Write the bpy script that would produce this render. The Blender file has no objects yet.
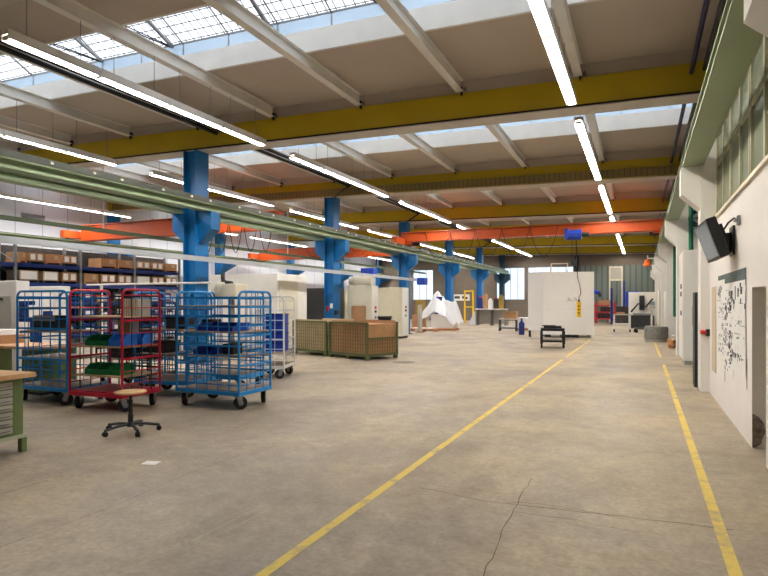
import bpy, bmesh, math, random
from mathutils import Vector, Matrix
random.seed(7)
SC = bpy.context.scene
COL = SC.collection
PI = math.pi
ORD = ['first', 'second', 'third', 'fourth', 'fifth', 'sixth', 'seventh', 'eighth', 'ninth', 'tenth', 'eleventh', 'twelfth']

# ------------------------------------------------------------------ materials
def lin(c):
    c /= 255.0
    return c / 12.92 if c <= 0.04045 else ((c + 0.055) / 1.055) ** 2.4
def rgb(r, g, b):
    return (lin(r), lin(g), lin(b), 1.0)
MATS = {}
def mat(name, col, rough=0.5, metal=0.0, var=0.12, scale=3.0, bump=0.0, spec=0.4):
    m = bpy.data.materials.new(name); m.use_nodes = True
    nt = m.node_tree; b = nt.nodes['Principled BSDF']
    c = rgb(*col)
    b.inputs['Roughness'].default_value = rough
    b.inputs['Metallic'].default_value = metal
    b.inputs['Specular IOR Level'].default_value = spec
    tc = nt.nodes.new('ShaderNodeTexCoord')
    nz = nt.nodes.new('ShaderNodeTexNoise'); nz.inputs['Scale'].default_value = scale
    nz.inputs['Detail'].default_value = 5.0
    nt.links.new(tc.outputs['Object'], nz.inputs['Vector'])
    rp = nt.nodes.new('ShaderNodeValToRGB')
    rp.color_ramp.elements[0].position = 0.3; rp.color_ramp.elements[1].position = 0.7
    rp.color_ramp.elements[0].color = tuple(max(0, x * (1 - var)) for x in c[:3]) + (1,)
    rp.color_ramp.elements[1].color = tuple(min(1, x * (1 + var * 0.6)) for x in c[:3]) + (1,)
    nt.links.new(nz.outputs['Fac'], rp.inputs['Fac'])
    nt.links.new(rp.outputs['Color'], b.inputs['Base Color'])
    if bump:
        bp = nt.nodes.new('ShaderNodeBump'); bp.inputs['Strength'].default_value = bump
        bp.inputs['Distance'].default_value = 0.02
        nt.links.new(nz.outputs['Fac'], bp.inputs['Height'])
        nt.links.new(bp.outputs['Normal'], b.inputs['Normal'])
    MATS[name] = m
    return m
def emis(name, col, strength):
    m = bpy.data.materials.new(name); m.use_nodes = True
    b = m.node_tree.nodes['Principled BSDF']
    b.inputs['Base Color'].default_value = (0.8, 0.8, 0.8, 1)
    b.inputs['Emission Color'].default_value = rgb(*col)
    b.inputs['Emission Strength'].default_value = strength
    MATS[name] = m
    return m

mat('yellow_paint', (186, 160, 6), 0.42, var=0.08, scale=0.8)
mat('yellow_dull', (150, 124, 48), 0.6, var=0.25, scale=2.0)
mat('beam_shadow_post_dark', (42, 32, 22), 0.8)
mat('beam_flange', (196, 188, 178), 0.6)
mat('ceiling_board', (186, 174, 162), 0.85, var=0.06, scale=0.7)
mat('white_steel', (226, 222, 216), 0.5, var=0.05)
mat('blue_column', (6, 98, 158), 0.42, var=0.10, scale=1.2)
mat('dark_teal', (12, 52, 78), 0.5)
mat('green_beam', (132, 147, 112), 0.45, var=0.10, scale=0.9)
mat('green_dark', (84, 98, 70), 0.55, var=0.15)
mat('rail_dark', (64, 68, 56), 0.55)
mat('orange_paint', (198, 84, 30), 0.42, var=0.08)
mat('silver', (196, 200, 204), 0.35, metal=0.35, var=0.06)
mat('steel_grey', (140, 140, 142), 0.4, metal=0.5)
mat('dark_steel', (48, 50, 52), 0.45, metal=0.3)
mat('black_plastic', (20, 20, 21), 0.45)
mat('black_rubber', (24, 23, 23), 0.7)
mat('cable_black', (16, 16, 18), 0.5)
mat('cart_red', (188, 22, 52), 0.35, var=0.06)
mat('cart_blue', (26, 132, 204), 0.35, var=0.06)
mat('cart_white', (222, 222, 220), 0.4, var=0.04)
mat('cart_wood', (182, 150, 116), 0.6, var=0.2, scale=5)
mat('cart_deck', (150, 136, 122), 0.65, var=0.2, scale=5)
mat('bench_wood', (204, 160, 112), 0.5, var=0.18, scale=6)
mat('seat_wood', (222, 180, 128), 0.4, var=0.08, scale=8)
mat('bench_green', (100, 120, 72), 0.5)
mat('bench_rail', (190, 196, 170), 0.5)
mat('bin_green', (16, 124, 66), 0.4)
mat('bin_blue', (46, 122, 222), 0.4)
mat('bin_navy', (22, 60, 168), 0.45)
mat('navy', (18, 44, 120), 0.45)
mat('rack_blue', (20, 48, 122), 0.45)
mat('rack_grey', (128, 132, 132), 0.5)
mat('cardboard', (172, 130, 92), 0.8, var=0.15)
mat('cardboard_pale', (190, 166, 132), 0.8, var=0.12)
mat('label_white', (238, 236, 232), 0.7, var=0.02)
mat('mesh_olive', (88, 94, 56), 0.55)
mat('pallet_wood', (190, 132, 88), 0.75, var=0.2)
mat('machine_white', (232, 229, 222), 0.45, var=0.04)
mat('machine_beige', (214, 208, 186), 0.5, var=0.05)
mat('machine_grey', (180, 176, 166), 0.5, var=0.06)
mat('box_white', (244, 242, 238), 0.5, var=0.02)
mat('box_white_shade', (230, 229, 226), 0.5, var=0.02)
mat('plaster', (240, 235, 230), 0.85, var=0.035, scale=1.4, bump=0.05)
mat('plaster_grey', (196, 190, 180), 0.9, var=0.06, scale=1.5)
mat('concrete_white', (234, 231, 226), 0.8, var=0.05, scale=1.5)
mat('brown_wall', (116, 105, 93), 0.85, var=0.08)
mat('grey_wall', (128, 132, 136), 0.85, var=0.1)
mat('rough_hole', (118, 104, 92), 0.95, var=0.5, scale=22, bump=1.0)
mat('frame_beige', (176, 172, 142), 0.5)
mat('trim_cream', (226, 218, 196), 0.6)
mat('red_paint', (190, 30, 26), 0.45)
mat('safety_yellow', (236, 190, 20), 0.45)
mat('green_pipe', (10, 104, 72), 0.45)
mat('purple_pipe', (38, 34, 74), 0.5)
mat('paper_white', (240, 238, 234), 0.8, var=0.02)
mat('ink', (66, 66, 74), 0.8, var=0.4, scale=14)
mat('plan_header', (88, 102, 98), 0.7, var=0.3, scale=10)
mat('plywood_strip', (214, 196, 170), 0.7, var=0.06)
mat('coil_grey', (128, 126, 122), 0.5, var=0.25, scale=9)
mat('crack_dark', (104, 93, 82), 0.9)
mat('scratch_light', (196, 182, 160), 0.8)
mat('drain_grey', (118, 108, 96), 0.7, var=0.2)
mat('purple_stock', (92, 62, 110), 0.6, var=0.3)
mat('dark_stock', (58, 52, 50), 0.7, var=0.4)
mat('amber', (232, 106, 30), 0.3)
emis('tube_warm', (255, 247, 232), 56.0)
emis('tube_white', (255, 251, 248), 56.0)

def floor_material():
    m = bpy.data.materials.new('worn_concrete'); m.use_nodes = True
    nt = m.node_tree; b = nt.nodes['Principled BSDF']; L = nt.links.new
    tc = nt.nodes.new('ShaderNodeTexCoord')
    def noise(sc, detail=6, dist=0.0, stretch=(1, 1, 1), rough=0.55):
        mp = nt.nodes.new('ShaderNodeMapping'); mp.inputs['Scale'].default_value = stretch
        L(tc.outputs['Object'], mp.inputs['Vector'])
        n = nt.nodes.new('ShaderNodeTexNoise'); n.inputs['Scale'].default_value = sc
        n.inputs['Detail'].default_value = detail; n.inputs['Distortion'].default_value = dist
        n.inputs['Roughness'].default_value = rough
        L(mp.outputs['Vector'], n.inputs['Vector'])
        return n.outputs['Fac']
    def ramp(src, p0, p1, c0, c1):
        r = nt.nodes.new('ShaderNodeValToRGB')
        r.color_ramp.elements[0].position = p0; r.color_ramp.elements[1].position = p1
        r.color_ramp.elements[0].color = c0; r.color_ramp.elements[1].color = c1
        L(src, r.inputs['Fac']); return r.outputs['Color']
    def mix(a, c, fac, mode='MIX'):
        x = nt.nodes.new('ShaderNodeMix'); x.data_type = 'RGBA'; x.blend_type = mode
        if hasattr(fac, 'links') or hasattr(fac, 'is_linked'): L(fac, x.inputs[0])
        else: x.inputs[0].default_value = fac
        L(a, x.inputs[6]); L(c, x.inputs[7]); return x.outputs[2]
    base = ramp(noise(0.55, 5, 0.5), 0.36, 0.64, rgb(168, 156, 140), rgb(186, 170, 143))
    white = (1, 1, 1, 1)
    grime = ramp(noise(0.38, 8, 0.6, (1, 0.9, 1), 0.66), 0.38, 0.55, (0.52, 0.51, 0.53, 1), white)
    c = mix(base, grime, 0.55, 'MULTIPLY')
    streak = ramp(noise(1.9, 9, 0.4, (1.0, 0.8, 1), 0.7), 0.36, 0.58, (0.72, 0.70, 0.68, 1), white)
    c = mix(c, streak, 0.5, 'MULTIPLY')
    blot = ramp(noise(0.24, 7, 0.3, (1.2, 0.75, 1), 0.7), 0.36, 0.47, (0.62, 0.60, 0.60, 1), white)
    c = mix(c, blot, 0.6, 'MULTIPLY')
    mott = ramp(noise(6.5, 8, 0.2, (1, 1, 1), 0.7), 0.36, 0.62, (0.80, 0.79, 0.78, 1), (1.04, 1.03, 1.02, 1))
    c = mix(c, mott, 0.75, 'MULTIPLY')
    fine = ramp(noise(26, 4), 0.35, 0.65, (0.86, 0.85, 0.84, 1), (1.06, 1.05, 1.04, 1))
    c = mix(c, fine, 0.8, 'MULTIPLY')
    scuff = ramp(noise(4.5, 6, 2.0, (0.35, 1.0, 1), 0.7), 0.27, 0.36, (0.55, 0.52, 0.5, 1), white)
    c = mix(c, scuff, 0.6, 'MULTIPLY')
    L(c, b.inputs['Base Color'])
    b.inputs['Specular IOR Level'].default_value = 0.35
    rr = nt.nodes.new('ShaderNodeMapRange')
    rr.inputs['To Min'].default_value = 0.42; rr.inputs['To Max'].default_value = 0.68
    L(noise(1.2, 4), rr.inputs['Value']); L(rr.outputs['Result'], b.inputs['Roughness'])
    MATS['floor'] = m
floor_material()

def worn_yellow():
    m = mat('line_yellow', (232, 196, 70), 0.6, var=0.05)
    nt = m.node_tree; b = nt.nodes['Principled BSDF']
    tc = nt.nodes.new('ShaderNodeTexCoord')
    n = nt.nodes.new('ShaderNodeTexNoise'); n.inputs['Scale'].default_value = 3.2; n.inputs['Detail'].default_value = 9
    n.inputs['Roughness'].default_value = 0.72
    nt.links.new(tc.outputs['Object'], n.inputs['Vector'])
    r = nt.nodes.new('ShaderNodeValToRGB')
    r.color_ramp.elements[0].position = 0.36; r.color_ramp.elements[1].position = 0.5
    r.color_ramp.elements[0].color = rgb(176, 156, 116); r.color_ramp.elements[1].color = rgb(224, 196, 92)
    nt.links.new(n.outputs['Fac'], r.inputs['Fac']); nt.links.new(r.outputs['Color'], b.inputs['Base Color'])
worn_yellow()

def stripes(name, c0, c1, axis, period, duty, rough=0.6):
    """panel joints / corrugation: a dark line every period metres along one object axis"""
    m = bpy.data.materials.new(name); m.use_nodes = True
    nt = m.node_tree; b = nt.nodes['Principled BSDF']; L = nt.links.new
    tc = nt.nodes.new('ShaderNodeTexCoord'); sp = nt.nodes.new('ShaderNodeSeparateXYZ')
    L(tc.outputs['Object'], sp.inputs[0])
    d = nt.nodes.new('ShaderNodeMath'); d.operation = 'DIVIDE'; d.inputs[1].default_value = period
    L(sp.outputs[axis], d.inputs[0])
    fr = nt.nodes.new('ShaderNodeMath'); fr.operation = 'FRACT'; L(d.outputs[0], fr.inputs[0])
    lt = nt.nodes.new('ShaderNodeMath'); lt.operation = 'LESS_THAN'; lt.inputs[1].default_value = duty
    L(fr.outputs[0], lt.inputs[0])
    x = nt.nodes.new('ShaderNodeMix'); x.data_type = 'RGBA'
    L(lt.outputs[0], x.inputs[0]); x.inputs[6].default_value = rgb(*c0); x.inputs[7].default_value = rgb(*c1)
    L(x.outputs[2], b.inputs['Base Color']); b.inputs['Roughness'].default_value = rough
    MATS[name] = m
stripes('wall_panel_white', (206, 208, 214), (160, 160, 166), 'Y', 1.15, 0.035)
stripes('corrugated', (108, 118, 112), (84, 94, 88), 'X', 0.42, 0.3)
stripes('tray_slotted', (122, 104, 56), (92, 76, 40), 'X', 0.16, 0.18)
stripes('louvre', (196, 196, 190), (110, 112, 108), 'Z', 0.055, 0.35)

def glass_grid():
    m = bpy.data.materials.new('wired_glass'); m.use_nodes = True
    nt = m.node_tree; nt.nodes.clear(); L = nt.links.new
    out = nt.nodes.new('ShaderNodeOutputMaterial')
    tr = nt.nodes.new('ShaderNodeBsdfTransparent'); tr.inputs[0].default_value = (0.93, 0.96, 0.99, 1)
    gl = nt.nodes.new('ShaderNodeBsdfGlossy'); gl.inputs['Roughness'].default_value = 0.1
    df = nt.nodes.new('ShaderNodeBsdfDiffuse'); df.inputs[0].default_value = rgb(110, 116, 122)
    fs = nt.nodes.new('ShaderNodeValue'); fs.outputs[0].default_value = 0.03
    m1 = nt.nodes.new('ShaderNodeMixShader'); L(fs.outputs[0], m1.inputs[0]); L(tr.outputs[0], m1.inputs[1]); L(gl.outputs[0], m1.inputs[2])
    tc = nt.nodes.new('ShaderNodeTexCoord'); sp = nt.nodes.new('ShaderNodeSeparateXYZ'); L(tc.outputs['Object'], sp.inputs[0])
    ls = []
    for ax in ('X', 'Y'):
        d = nt.nodes.new('ShaderNodeMath'); d.operation = 'DIVIDE'; d.inputs[1].default_value = 0.2 if ax == 'X' else 0.17
        L(sp.outputs[ax], d.inputs[0])
        fr = nt.nodes.new('ShaderNodeMath'); fr.operation = 'FRACT'; L(d.outputs[0], fr.inputs[0])
        lt = nt.nodes.new('ShaderNodeMath'); lt.operation = 'LESS_THAN'; lt.inputs[1].default_value = 0.12
        L(fr.outputs[0], lt.inputs[0]); ls.append(lt)
    mx = nt.nodes.new('ShaderNodeMath'); mx.operation = 'MAXIMUM'; L(ls[0].outputs[0], mx.inputs[0]); L(ls[1].outputs[0], mx.inputs[1])
    sc = nt.nodes.new('ShaderNodeMath'); sc.operation = 'MULTIPLY'; sc.inputs[1].default_value = 1.0; L(mx.outputs[0], sc.inputs[0])
    m2 = nt.nodes.new('ShaderNodeMixShader'); L(sc.outputs[0], m2.inputs[0]); L(m1.outputs[0], m2.inputs[1]); L(df.outputs[0], m2.inputs[2])
    L(m2.outputs[0], out.inputs[0]); MATS['wired_glass'] = m
glass_grid()

def film(name, col, trans, rough=0.2, gloss=0.08):
    """thin see-through sheet: glass panes, plastic film"""
    m = bpy.data.materials.new(name); m.use_nodes = True
    nt = m.node_tree; nt.nodes.clear(); L = nt.links.new
    out = nt.nodes.new('ShaderNodeOutputMaterial')
    tr = nt.nodes.new('ShaderNodeBsdfTransparent'); tr.inputs[0].default_value = rgb(*col)
    df = nt.nodes.new('ShaderNodeBsdfDiffuse'); df.inputs[0].default_value = rgb(*col)
    gl = nt.nodes.new('ShaderNodeBsdfGlossy'); gl.inputs['Roughness'].default_value = rough
    a = nt.nodes.new('ShaderNodeMixShader'); a.inputs[0].default_value = trans
    L(df.outputs[0], a.inputs[1]); L(tr.outputs[0], a.inputs[2])
    b = nt.nodes.new('ShaderNodeMixShader'); b.inputs[0].default_value = gloss
    L(a.outputs[0], b.inputs[1]); L(gl.outputs[0], b.inputs[2]); L(b.outputs[0], out.inputs[0])
    MATS[name] = m
film('office_glass', (196, 206, 186), 0.55, 0.05, 0.25)
film('upright_glass', (206, 220, 232), 0.55, 0.2, 0.08)
film('end_glass', (232, 244, 252), 0.8, 0.2, 0.05)
film('plastic_film', (236, 238, 240), 0.3, 0.25, 0.12)
m = mat('screen_glass', (128, 148, 164), 0.12, spec=0.8, var=0.02)  # pale blue base colour carries the bluish reflection on the screen

# ------------------------------------------------------------------ mesh helpers
class MB:
    def __init__(self): self.v = []; self.f = []
    def add(self, vs, fs):
        n = len(self.v); self.v += [tuple(p) for p in vs]; self.f += [tuple(i + n for i in f) for f in fs]; return self
    def box(self, x0, x1, y0, y1, z0, z1, tilt=0.0):
        vs = [(x, y, z - tilt * x) for z in (z0, z1) for y in (y0, y1) for x in (x0, x1)]
        return self.add(vs, [(0, 2, 3, 1), (4, 5, 7, 6), (0, 1, 5, 4), (2, 6, 7, 3), (0, 4, 6, 2), (1, 3, 7, 5)])
    def cbox(self, c, s):
        return self.box(c[0]-s[0]/2, c[0]+s[0]/2, c[1]-s[1]/2, c[1]+s[1]/2, c[2]-s[2]/2, c[2]+s[2]/2)
    def prism(self, pts, axis, a, b):
        def P(p, t): return {'x': (t, p[0], p[1]), 'y': (p[0], t, p[1]), 'z': (p[0], p[1], t)}[axis]
        n = len(pts); vs = [P(p, a) for p in pts] + [P(p, b) for p in pts]
        fs = [tuple(range(n))[::-1], tuple(range(n, 2*n))] + [(i, (i+1) % n, n+(i+1) % n, n+i) for i in range(n)]
        return self.add(vs, fs)
    def tube(self, pts, r, n=6, closed=False):
        pts = [Vector(p) for p in pts]; m = len(pts); vs = []; up = None
        for i, p in enumerate(pts):
            a = pts[i-1] if (i > 0 or closed) else p
            b = pts[(i+1) % m] if (i < m-1 or closed) else p
            t = (b - a).normalized()
            if up is None:
                up = Vector((0, 0, 1)) if abs(t.z) < 0.9 else Vector((1, 0, 0))
            s = t.cross(up).normalized(); up = s.cross(t).normalized()
            for k in range(n):
                w = 2*PI*(k+0.5)/n; vs.append(p + s*(r*math.cos(w)) + up*(r*math.sin(w)))
        fs = []
        for i in range(m if closed else m-1):
            j = (i+1) % m
            for k in range(n):
                l = (k+1) % n; fs.append((i*n+k, j*n+k, j*n+l, i*n+l))
        if not closed:
            fs.append(tuple(range(n))); fs.append(tuple(range((m-1)*n, m*n))[::-1])
        return self.add(vs, fs)
    def cyl(self, p0, p1, r, n=12): return self.tube([p0, p1], r, n)
    def lathe(self, prof, c=(0, 0, 0), n=20):
        vs = []; fs = []; m = len(prof)
        for r, z in prof:
            for k in range(n):
                a = 2*PI*k/n; vs.append((c[0]+r*math.cos(a), c[1]+r*math.sin(a), c[2]+z))
        for i in range(m-1):
            for k in range(n):
                l = (k+1) % n; fs.append((i*n+k, i*n+l, (i+1)*n+l, (i+1)*n+k))
        fs.append(tuple(range(n))[::-1]); fs.append(tuple(range((m-1)*n, m*n)))
        return self.add(vs, fs)
    def build(self, name, m, parent=None, smooth=False, bevel=0.0):
        me = bpy.data.meshes.new(name); me.from_pydata(self.v, [], self.f)
        bm = bmesh.new(); bm.from_mesh(me)
        bmesh.ops.recalc_face_normals(bm, faces=bm.faces)
        bm.to_mesh(me); bm.free()
        me.materials.append(MATS[m])
        if smooth:
            me.polygons.foreach_set('use_smooth', [True]*len(me.polygons))
            me.set_sharp_from_angle(angle=0.7)
        o = bpy.data.objects.new(name, me); COL.objects.link(o)
        if parent is not None: o.parent = parent
        if bevel:
            bv = o.modifiers.new('bevel', 'BEVEL'); bv.width = bevel; bv.segments = 2; bv.limit_method = 'ANGLE'
        return o
def B(*a, **k): return MB().box(*a, **k)

def tag(o, label, cat, group=None, kind=None):
    o['label'] = label; o['category'] = cat
    if group: o['group'] = group
    if kind: o['kind'] = kind
    return o
def thing(name, label, cat, loc=(0, 0, 0), rz=0.0, group=None, kind=None):
    o = bpy.data.objects.new(name, None); COL.objects.link(o)
    o.location = loc; o.rotation_euler = (0, 0, rz); o.empty_display_size = 0.2
    return tag(o, label, cat, group, kind)
def dup(o, loc=None, rz=None, label=None, parent=None, group=None):
    c = o.copy(); COL.objects.link(c); c.parent = parent
    if loc is not None: c.location = loc
    if rz is not None: c.rotation_euler = (0, 0, rz)
    if label: c['label'] = label
    if group: c['group'] = group
    for ch in list(o.children): dup(ch, parent=c)
    return c
def structure(name, mb, m, label, cat, group=None, **k):
    return tag(mb.build(name, m, **k), label, cat, group, 'structure')

# ------------------------------------------------------------------ main dimensions
TILT = 0.019                       # the roof falls gently towards the right-hand wall
XL, XR = -22.7, 1.75               # side walls
YB, YF = 49.6, -9.0                # end walls
COLX = -10.85                      # row of blue columns
PITCH = 7.43
CY = [12.03 + PITCH*i for i in range(-2, 6)]        # column lines; index 2 is the first one in view
GY = [y + 0.1 for y in CY]
ZB, ZT, ZC = 5.39, 5.99, 6.26      # girder underside, girder yellow top, ceiling (at X = 0)
BAY = ['over the camera', 'before the first yellow girder', 'between the first and second yellow girders', 'between the second and third yellow girders',
       'between the third and fourth yellow girders', 'between the fourth and fifth yellow girders', 'before the end wall']
GIRD = [None, None, 'first', 'second', 'third', 'fourth', 'fifth', 'sixth']

# ------------------------------------------------------------------ floor and its marks
floor = structure('floor', B(XL-0.3, 4.0, YF-0.3, YB+0.3, -0.25, 0.0), 'floor', 'worn beige concrete floor of the workshop hall', 'floor')
def ribbon(pts, w, z=0.0015, jit=0.0):
    mb = MB(); fine = []
    for i in range(len(pts)-1):
        a, b = Vector(pts[i]), Vector(pts[i+1]); n = max(1, int((b-a).length/0.12)) if jit else 1
        for k in range(n): fine.append(a.lerp(b, k/n))
    fine.append(Vector(pts[-1])); vs = []
    if jit:
        fine = [p + Vector((random.uniform(-jit, jit), random.uniform(-jit, jit))) for p in fine]
    for i, p in enumerate(fine):
        t = (fine[min(i+1, len(fine)-1)] - fine[max(i-1, 0)]).normalized(); nrm = Vector((-t.y, t.x))
        ww = 0.75 * w * (random.uniform(0.5, 1.2) if jit else 1)
        vs += [(p.x+nrm.x*ww/2, p.y+nrm.y*ww/2, z), (p.x-nrm.x*ww/2, p.y-nrm.y*ww/2, z)]
    return mb.add(vs, [(2*i, 2*i+1, 2*i+3, 2*i+2) for i in range(len(fine)-1)])
CR = [
    ([(-3.81, 2.0), (-3.81, 2.41), (-3.78, 2.89), (-3.79, 3.55), (-3.86, 4.23), (-3.83, 4.9)], 0.008),
    ([(-1.75, 4.67), (-1.64, 4.65), (-1.19, 4.57), (-0.72, 4.61), (-0.28, 4.64), (0.13, 4.67), (0.6, 4.7)], 0.016),
    ([(-0.96, 4.62), (-0.69, 4.69), (-0.28, 4.66), (-0.1, 4.6)], 0.012),
    ([(-0.93, 4.42), (-0.44, 4.44), (-0.01, 4.37)], 0.010),
    ([(-0.84, 3.2), (-0.88, 4.04), (-0.90, 4.6), (-0.91, 5.34)], 0.010),
]
for pts, w in CR: ribbon(pts, w, jit=0.012).build('crack', 'crack_dark', floor)
ribbon([(-4.87, 3.12), (-4.85, 3.49)], 0.012).build('joint_line', 'crack_dark', floor)
for pts in ([(-2.75, 3.0), (-2.72, 3.75)], [(-2.66, 3.0), (-2.62, 3.7)]):
    ribbon(pts, 0.008, jit=0.004).build('scratch', 'scratch_light', floor)
ribbon([(0.64, 11.64), (0.85, 11.73)], 0.05).build('threshold_strip', 'crack_dark', floor)
def marking(pts, w, label):
    return structure('floor_marking', ribbon(pts, w, 0.003), 'line_yellow', label, 'floor marking', 'yellow lines painted on the floor')
marking([(-2.03, 0.6), (-1.99, 16.6)], 0.10, 'long worn yellow line painted across the open middle of the floor')
marking([(-1.99, 17.6), (-1.95, 25.6)], 0.10, 'short yellow floor line running up to the big white box')
marking([(0.50, 0.6), (0.53, 16.3)], 0.10, 'long worn yellow line painted along the white office wall')
marking([(0.52, 18.6), (0.49, 25.0)], 0.09, 'short pale yellow floor line ending at the grey wrapped coil')
marking([(0.55, 16.9), (0.95, 17.1)], 0.05, 'faint cross mark of yellow paint near the tall white cabinet')
tag(B(-0.075, 0.075, -0.06, 0.06, 0, 0.003).build('paper_sheet', 'paper_white'), 'small white sheet of paper lying on the open floor', 'paper').location = (-4.45, 4.3, 0.0)
bpy.data.objects['paper_sheet'].rotation_euler = (0, 0, 0.3)
structure('floor_drain_cover', MB().lathe([(0.3, 0.0), (0.3, 0.004), (0.27, 0.005)], (-5.75, 14.2, 0), 28), 'drain_grey', 'round dark cover flush in the floor beside the mesh crates', 'cover')

# ------------------------------------------------------------------ outer shell
structure('wall_left', B(XL-0.25, XL, YF, YB, 0, 8.0), 'wall_panel_white', 'white panelled long wall behind the pallet rack', 'wall')
structure('wall_right', B(XR, XR+0.25, CY[2]+0.2, YB, 0, 4.6), 'grey_wall', 'grey outer wall behind the white concrete columns', 'wall')
structure('wall_right_upper', B(XR, XR+0.25, YF, YB, 4.6, 7.4), 'grey_wall', 'upper part of the outer wall above the crane beam', 'wall')
structure('wall_behind_camera', B(XL, 4.0, YF-0.25, YF, 0, 8.0), 'grey_wall', 'plain end wall closing the hall behind the viewpoint', 'wall')
# end wall: lower masonry, window openings, corrugated sheet, brown upper part
openings = [(-19.2, -17.2), (-11.45, -9.0), (-8.75, -5.05)]
ew = MB().box(XL, -5.05, YB, YB+0.2, 0, 1.77)
xs = [XL] + [x for o_ in openings for x in o_]
for a, b in ((XL, -19.2), (-17.2, -11.45), (-9.0, -8.75)): ew.box(a, b, YB, YB+0.2, 1.77, 4.55)
ew.box(XL, XR+0.25, YB, YB+0.2, 4.55, 8.0)
structure('wall_end', ew, 'brown_wall', 'brown end wall of the hall above and around the bright windows', 'wall')
structure('wall_end_cladding', B(-5.05, XR+0.25, YB, YB+0.2, 0, 4.55), 'corrugated', 'grey green corrugated sheet cladding on the end wall', 'wall')
for i, (a, b) in enumerate(openings):
    w = thing('window_%d' % (i+1), ['bright window in the end wall of the rack bay', 'bright end wall window between blue column and white box', 'bright wide end wall window partly behind the white box'][i], 'window', ((a+b)/2, YB, 1.77), 0, None, 'structure')
    hw = (b-a)/2; fr = MB()
    fr.box(-hw, hw, 0.02, 0.1, 0, 0.06).box(-hw, hw, 0.02, 0.1, 2.72, 2.78).box(-hw, -hw+0.06, 0.02, 0.1, 0, 2.78).box(hw-0.06, hw, 0.02, 0.1, 0, 2.78)
    n = max(2, round(2*hw/0.62))
    for k in range(1, n): fr.box(-hw+2*hw*k/n-0.02, -hw+2*hw*k/n+0.02, 0.03, 0.09, 0, 2.78)
    fr.build('window_frame', 'steel_grey', w)
    B(-hw, hw, 0.055, 0.065, 0, 2.78).build('window_pane', 'end_glass', w)
d = thing('door_1', 'white framed door with a top light in the corrugated end wall', 'door', (-1.83, YB, 0), 0, None, 'structure')
MB().box(-0.5, -0.4, -0.06, 0, 0, 4.45).box(0.4, 0.5, -0.06, 0, 0, 4.45).box(-0.4, 0.4, -0.06, 0, 4.33, 4.45).box(-0.4, 0.4, -0.06, 0, 3.3, 3.42).build('door_frame', 'trim_cream', d)
B(-0.4, 0.4, -0.03, 0, 3.42, 4.33).build('door_top_light', 'machine_grey', d)
B(-0.4, 0.4, -0.03, 0, 0, 3.3).build('door_leaf', 'corrugated', d)

# ------------------------------------------------------------------ roof: ceilings, skylights, rafters, girders
def slab(x0, x1, y0, y1, z0, z1): return B(x0, x1, y0, y1, z0, z1, TILT)
for i, g in enumerate(GY):
    if i == 0: continue
    y0 = YF if i == 1 else GY[i-1] + PITCH/2 + 1.11
    y1 = YB if i == len(GY)-1 else g + PITCH/2 - 1.11
    if i == 1: y0 = GY[0] + PITCH/2 + 1.11
    nm = 'ceiling' if i == 2 else 'ceiling_panel'
    lab = 'strip of beige ceiling boards over the %s yellow girder' % GIRD[i] if GIRD[i] else 'strip of beige ceiling boards above the viewpoint'
    structure('ceiling', slab(XL, XR, y0, y1, ZC, ZC+0.12), 'ceiling_board', lab, 'ceiling')
structure('ceiling', slab(XL, XR, YF, GY[0]+PITCH/2-1.11, ZC, ZC+0.12), 'ceiling_board', 'strip of beige ceiling boards behind the viewpoint', 'ceiling')
RX = [-1.13 - 2.4*k for k in range(9)] + [1.27]
SKY_Y = [GY[i] + PITCH/2 for i in range(0, 7)]
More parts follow.
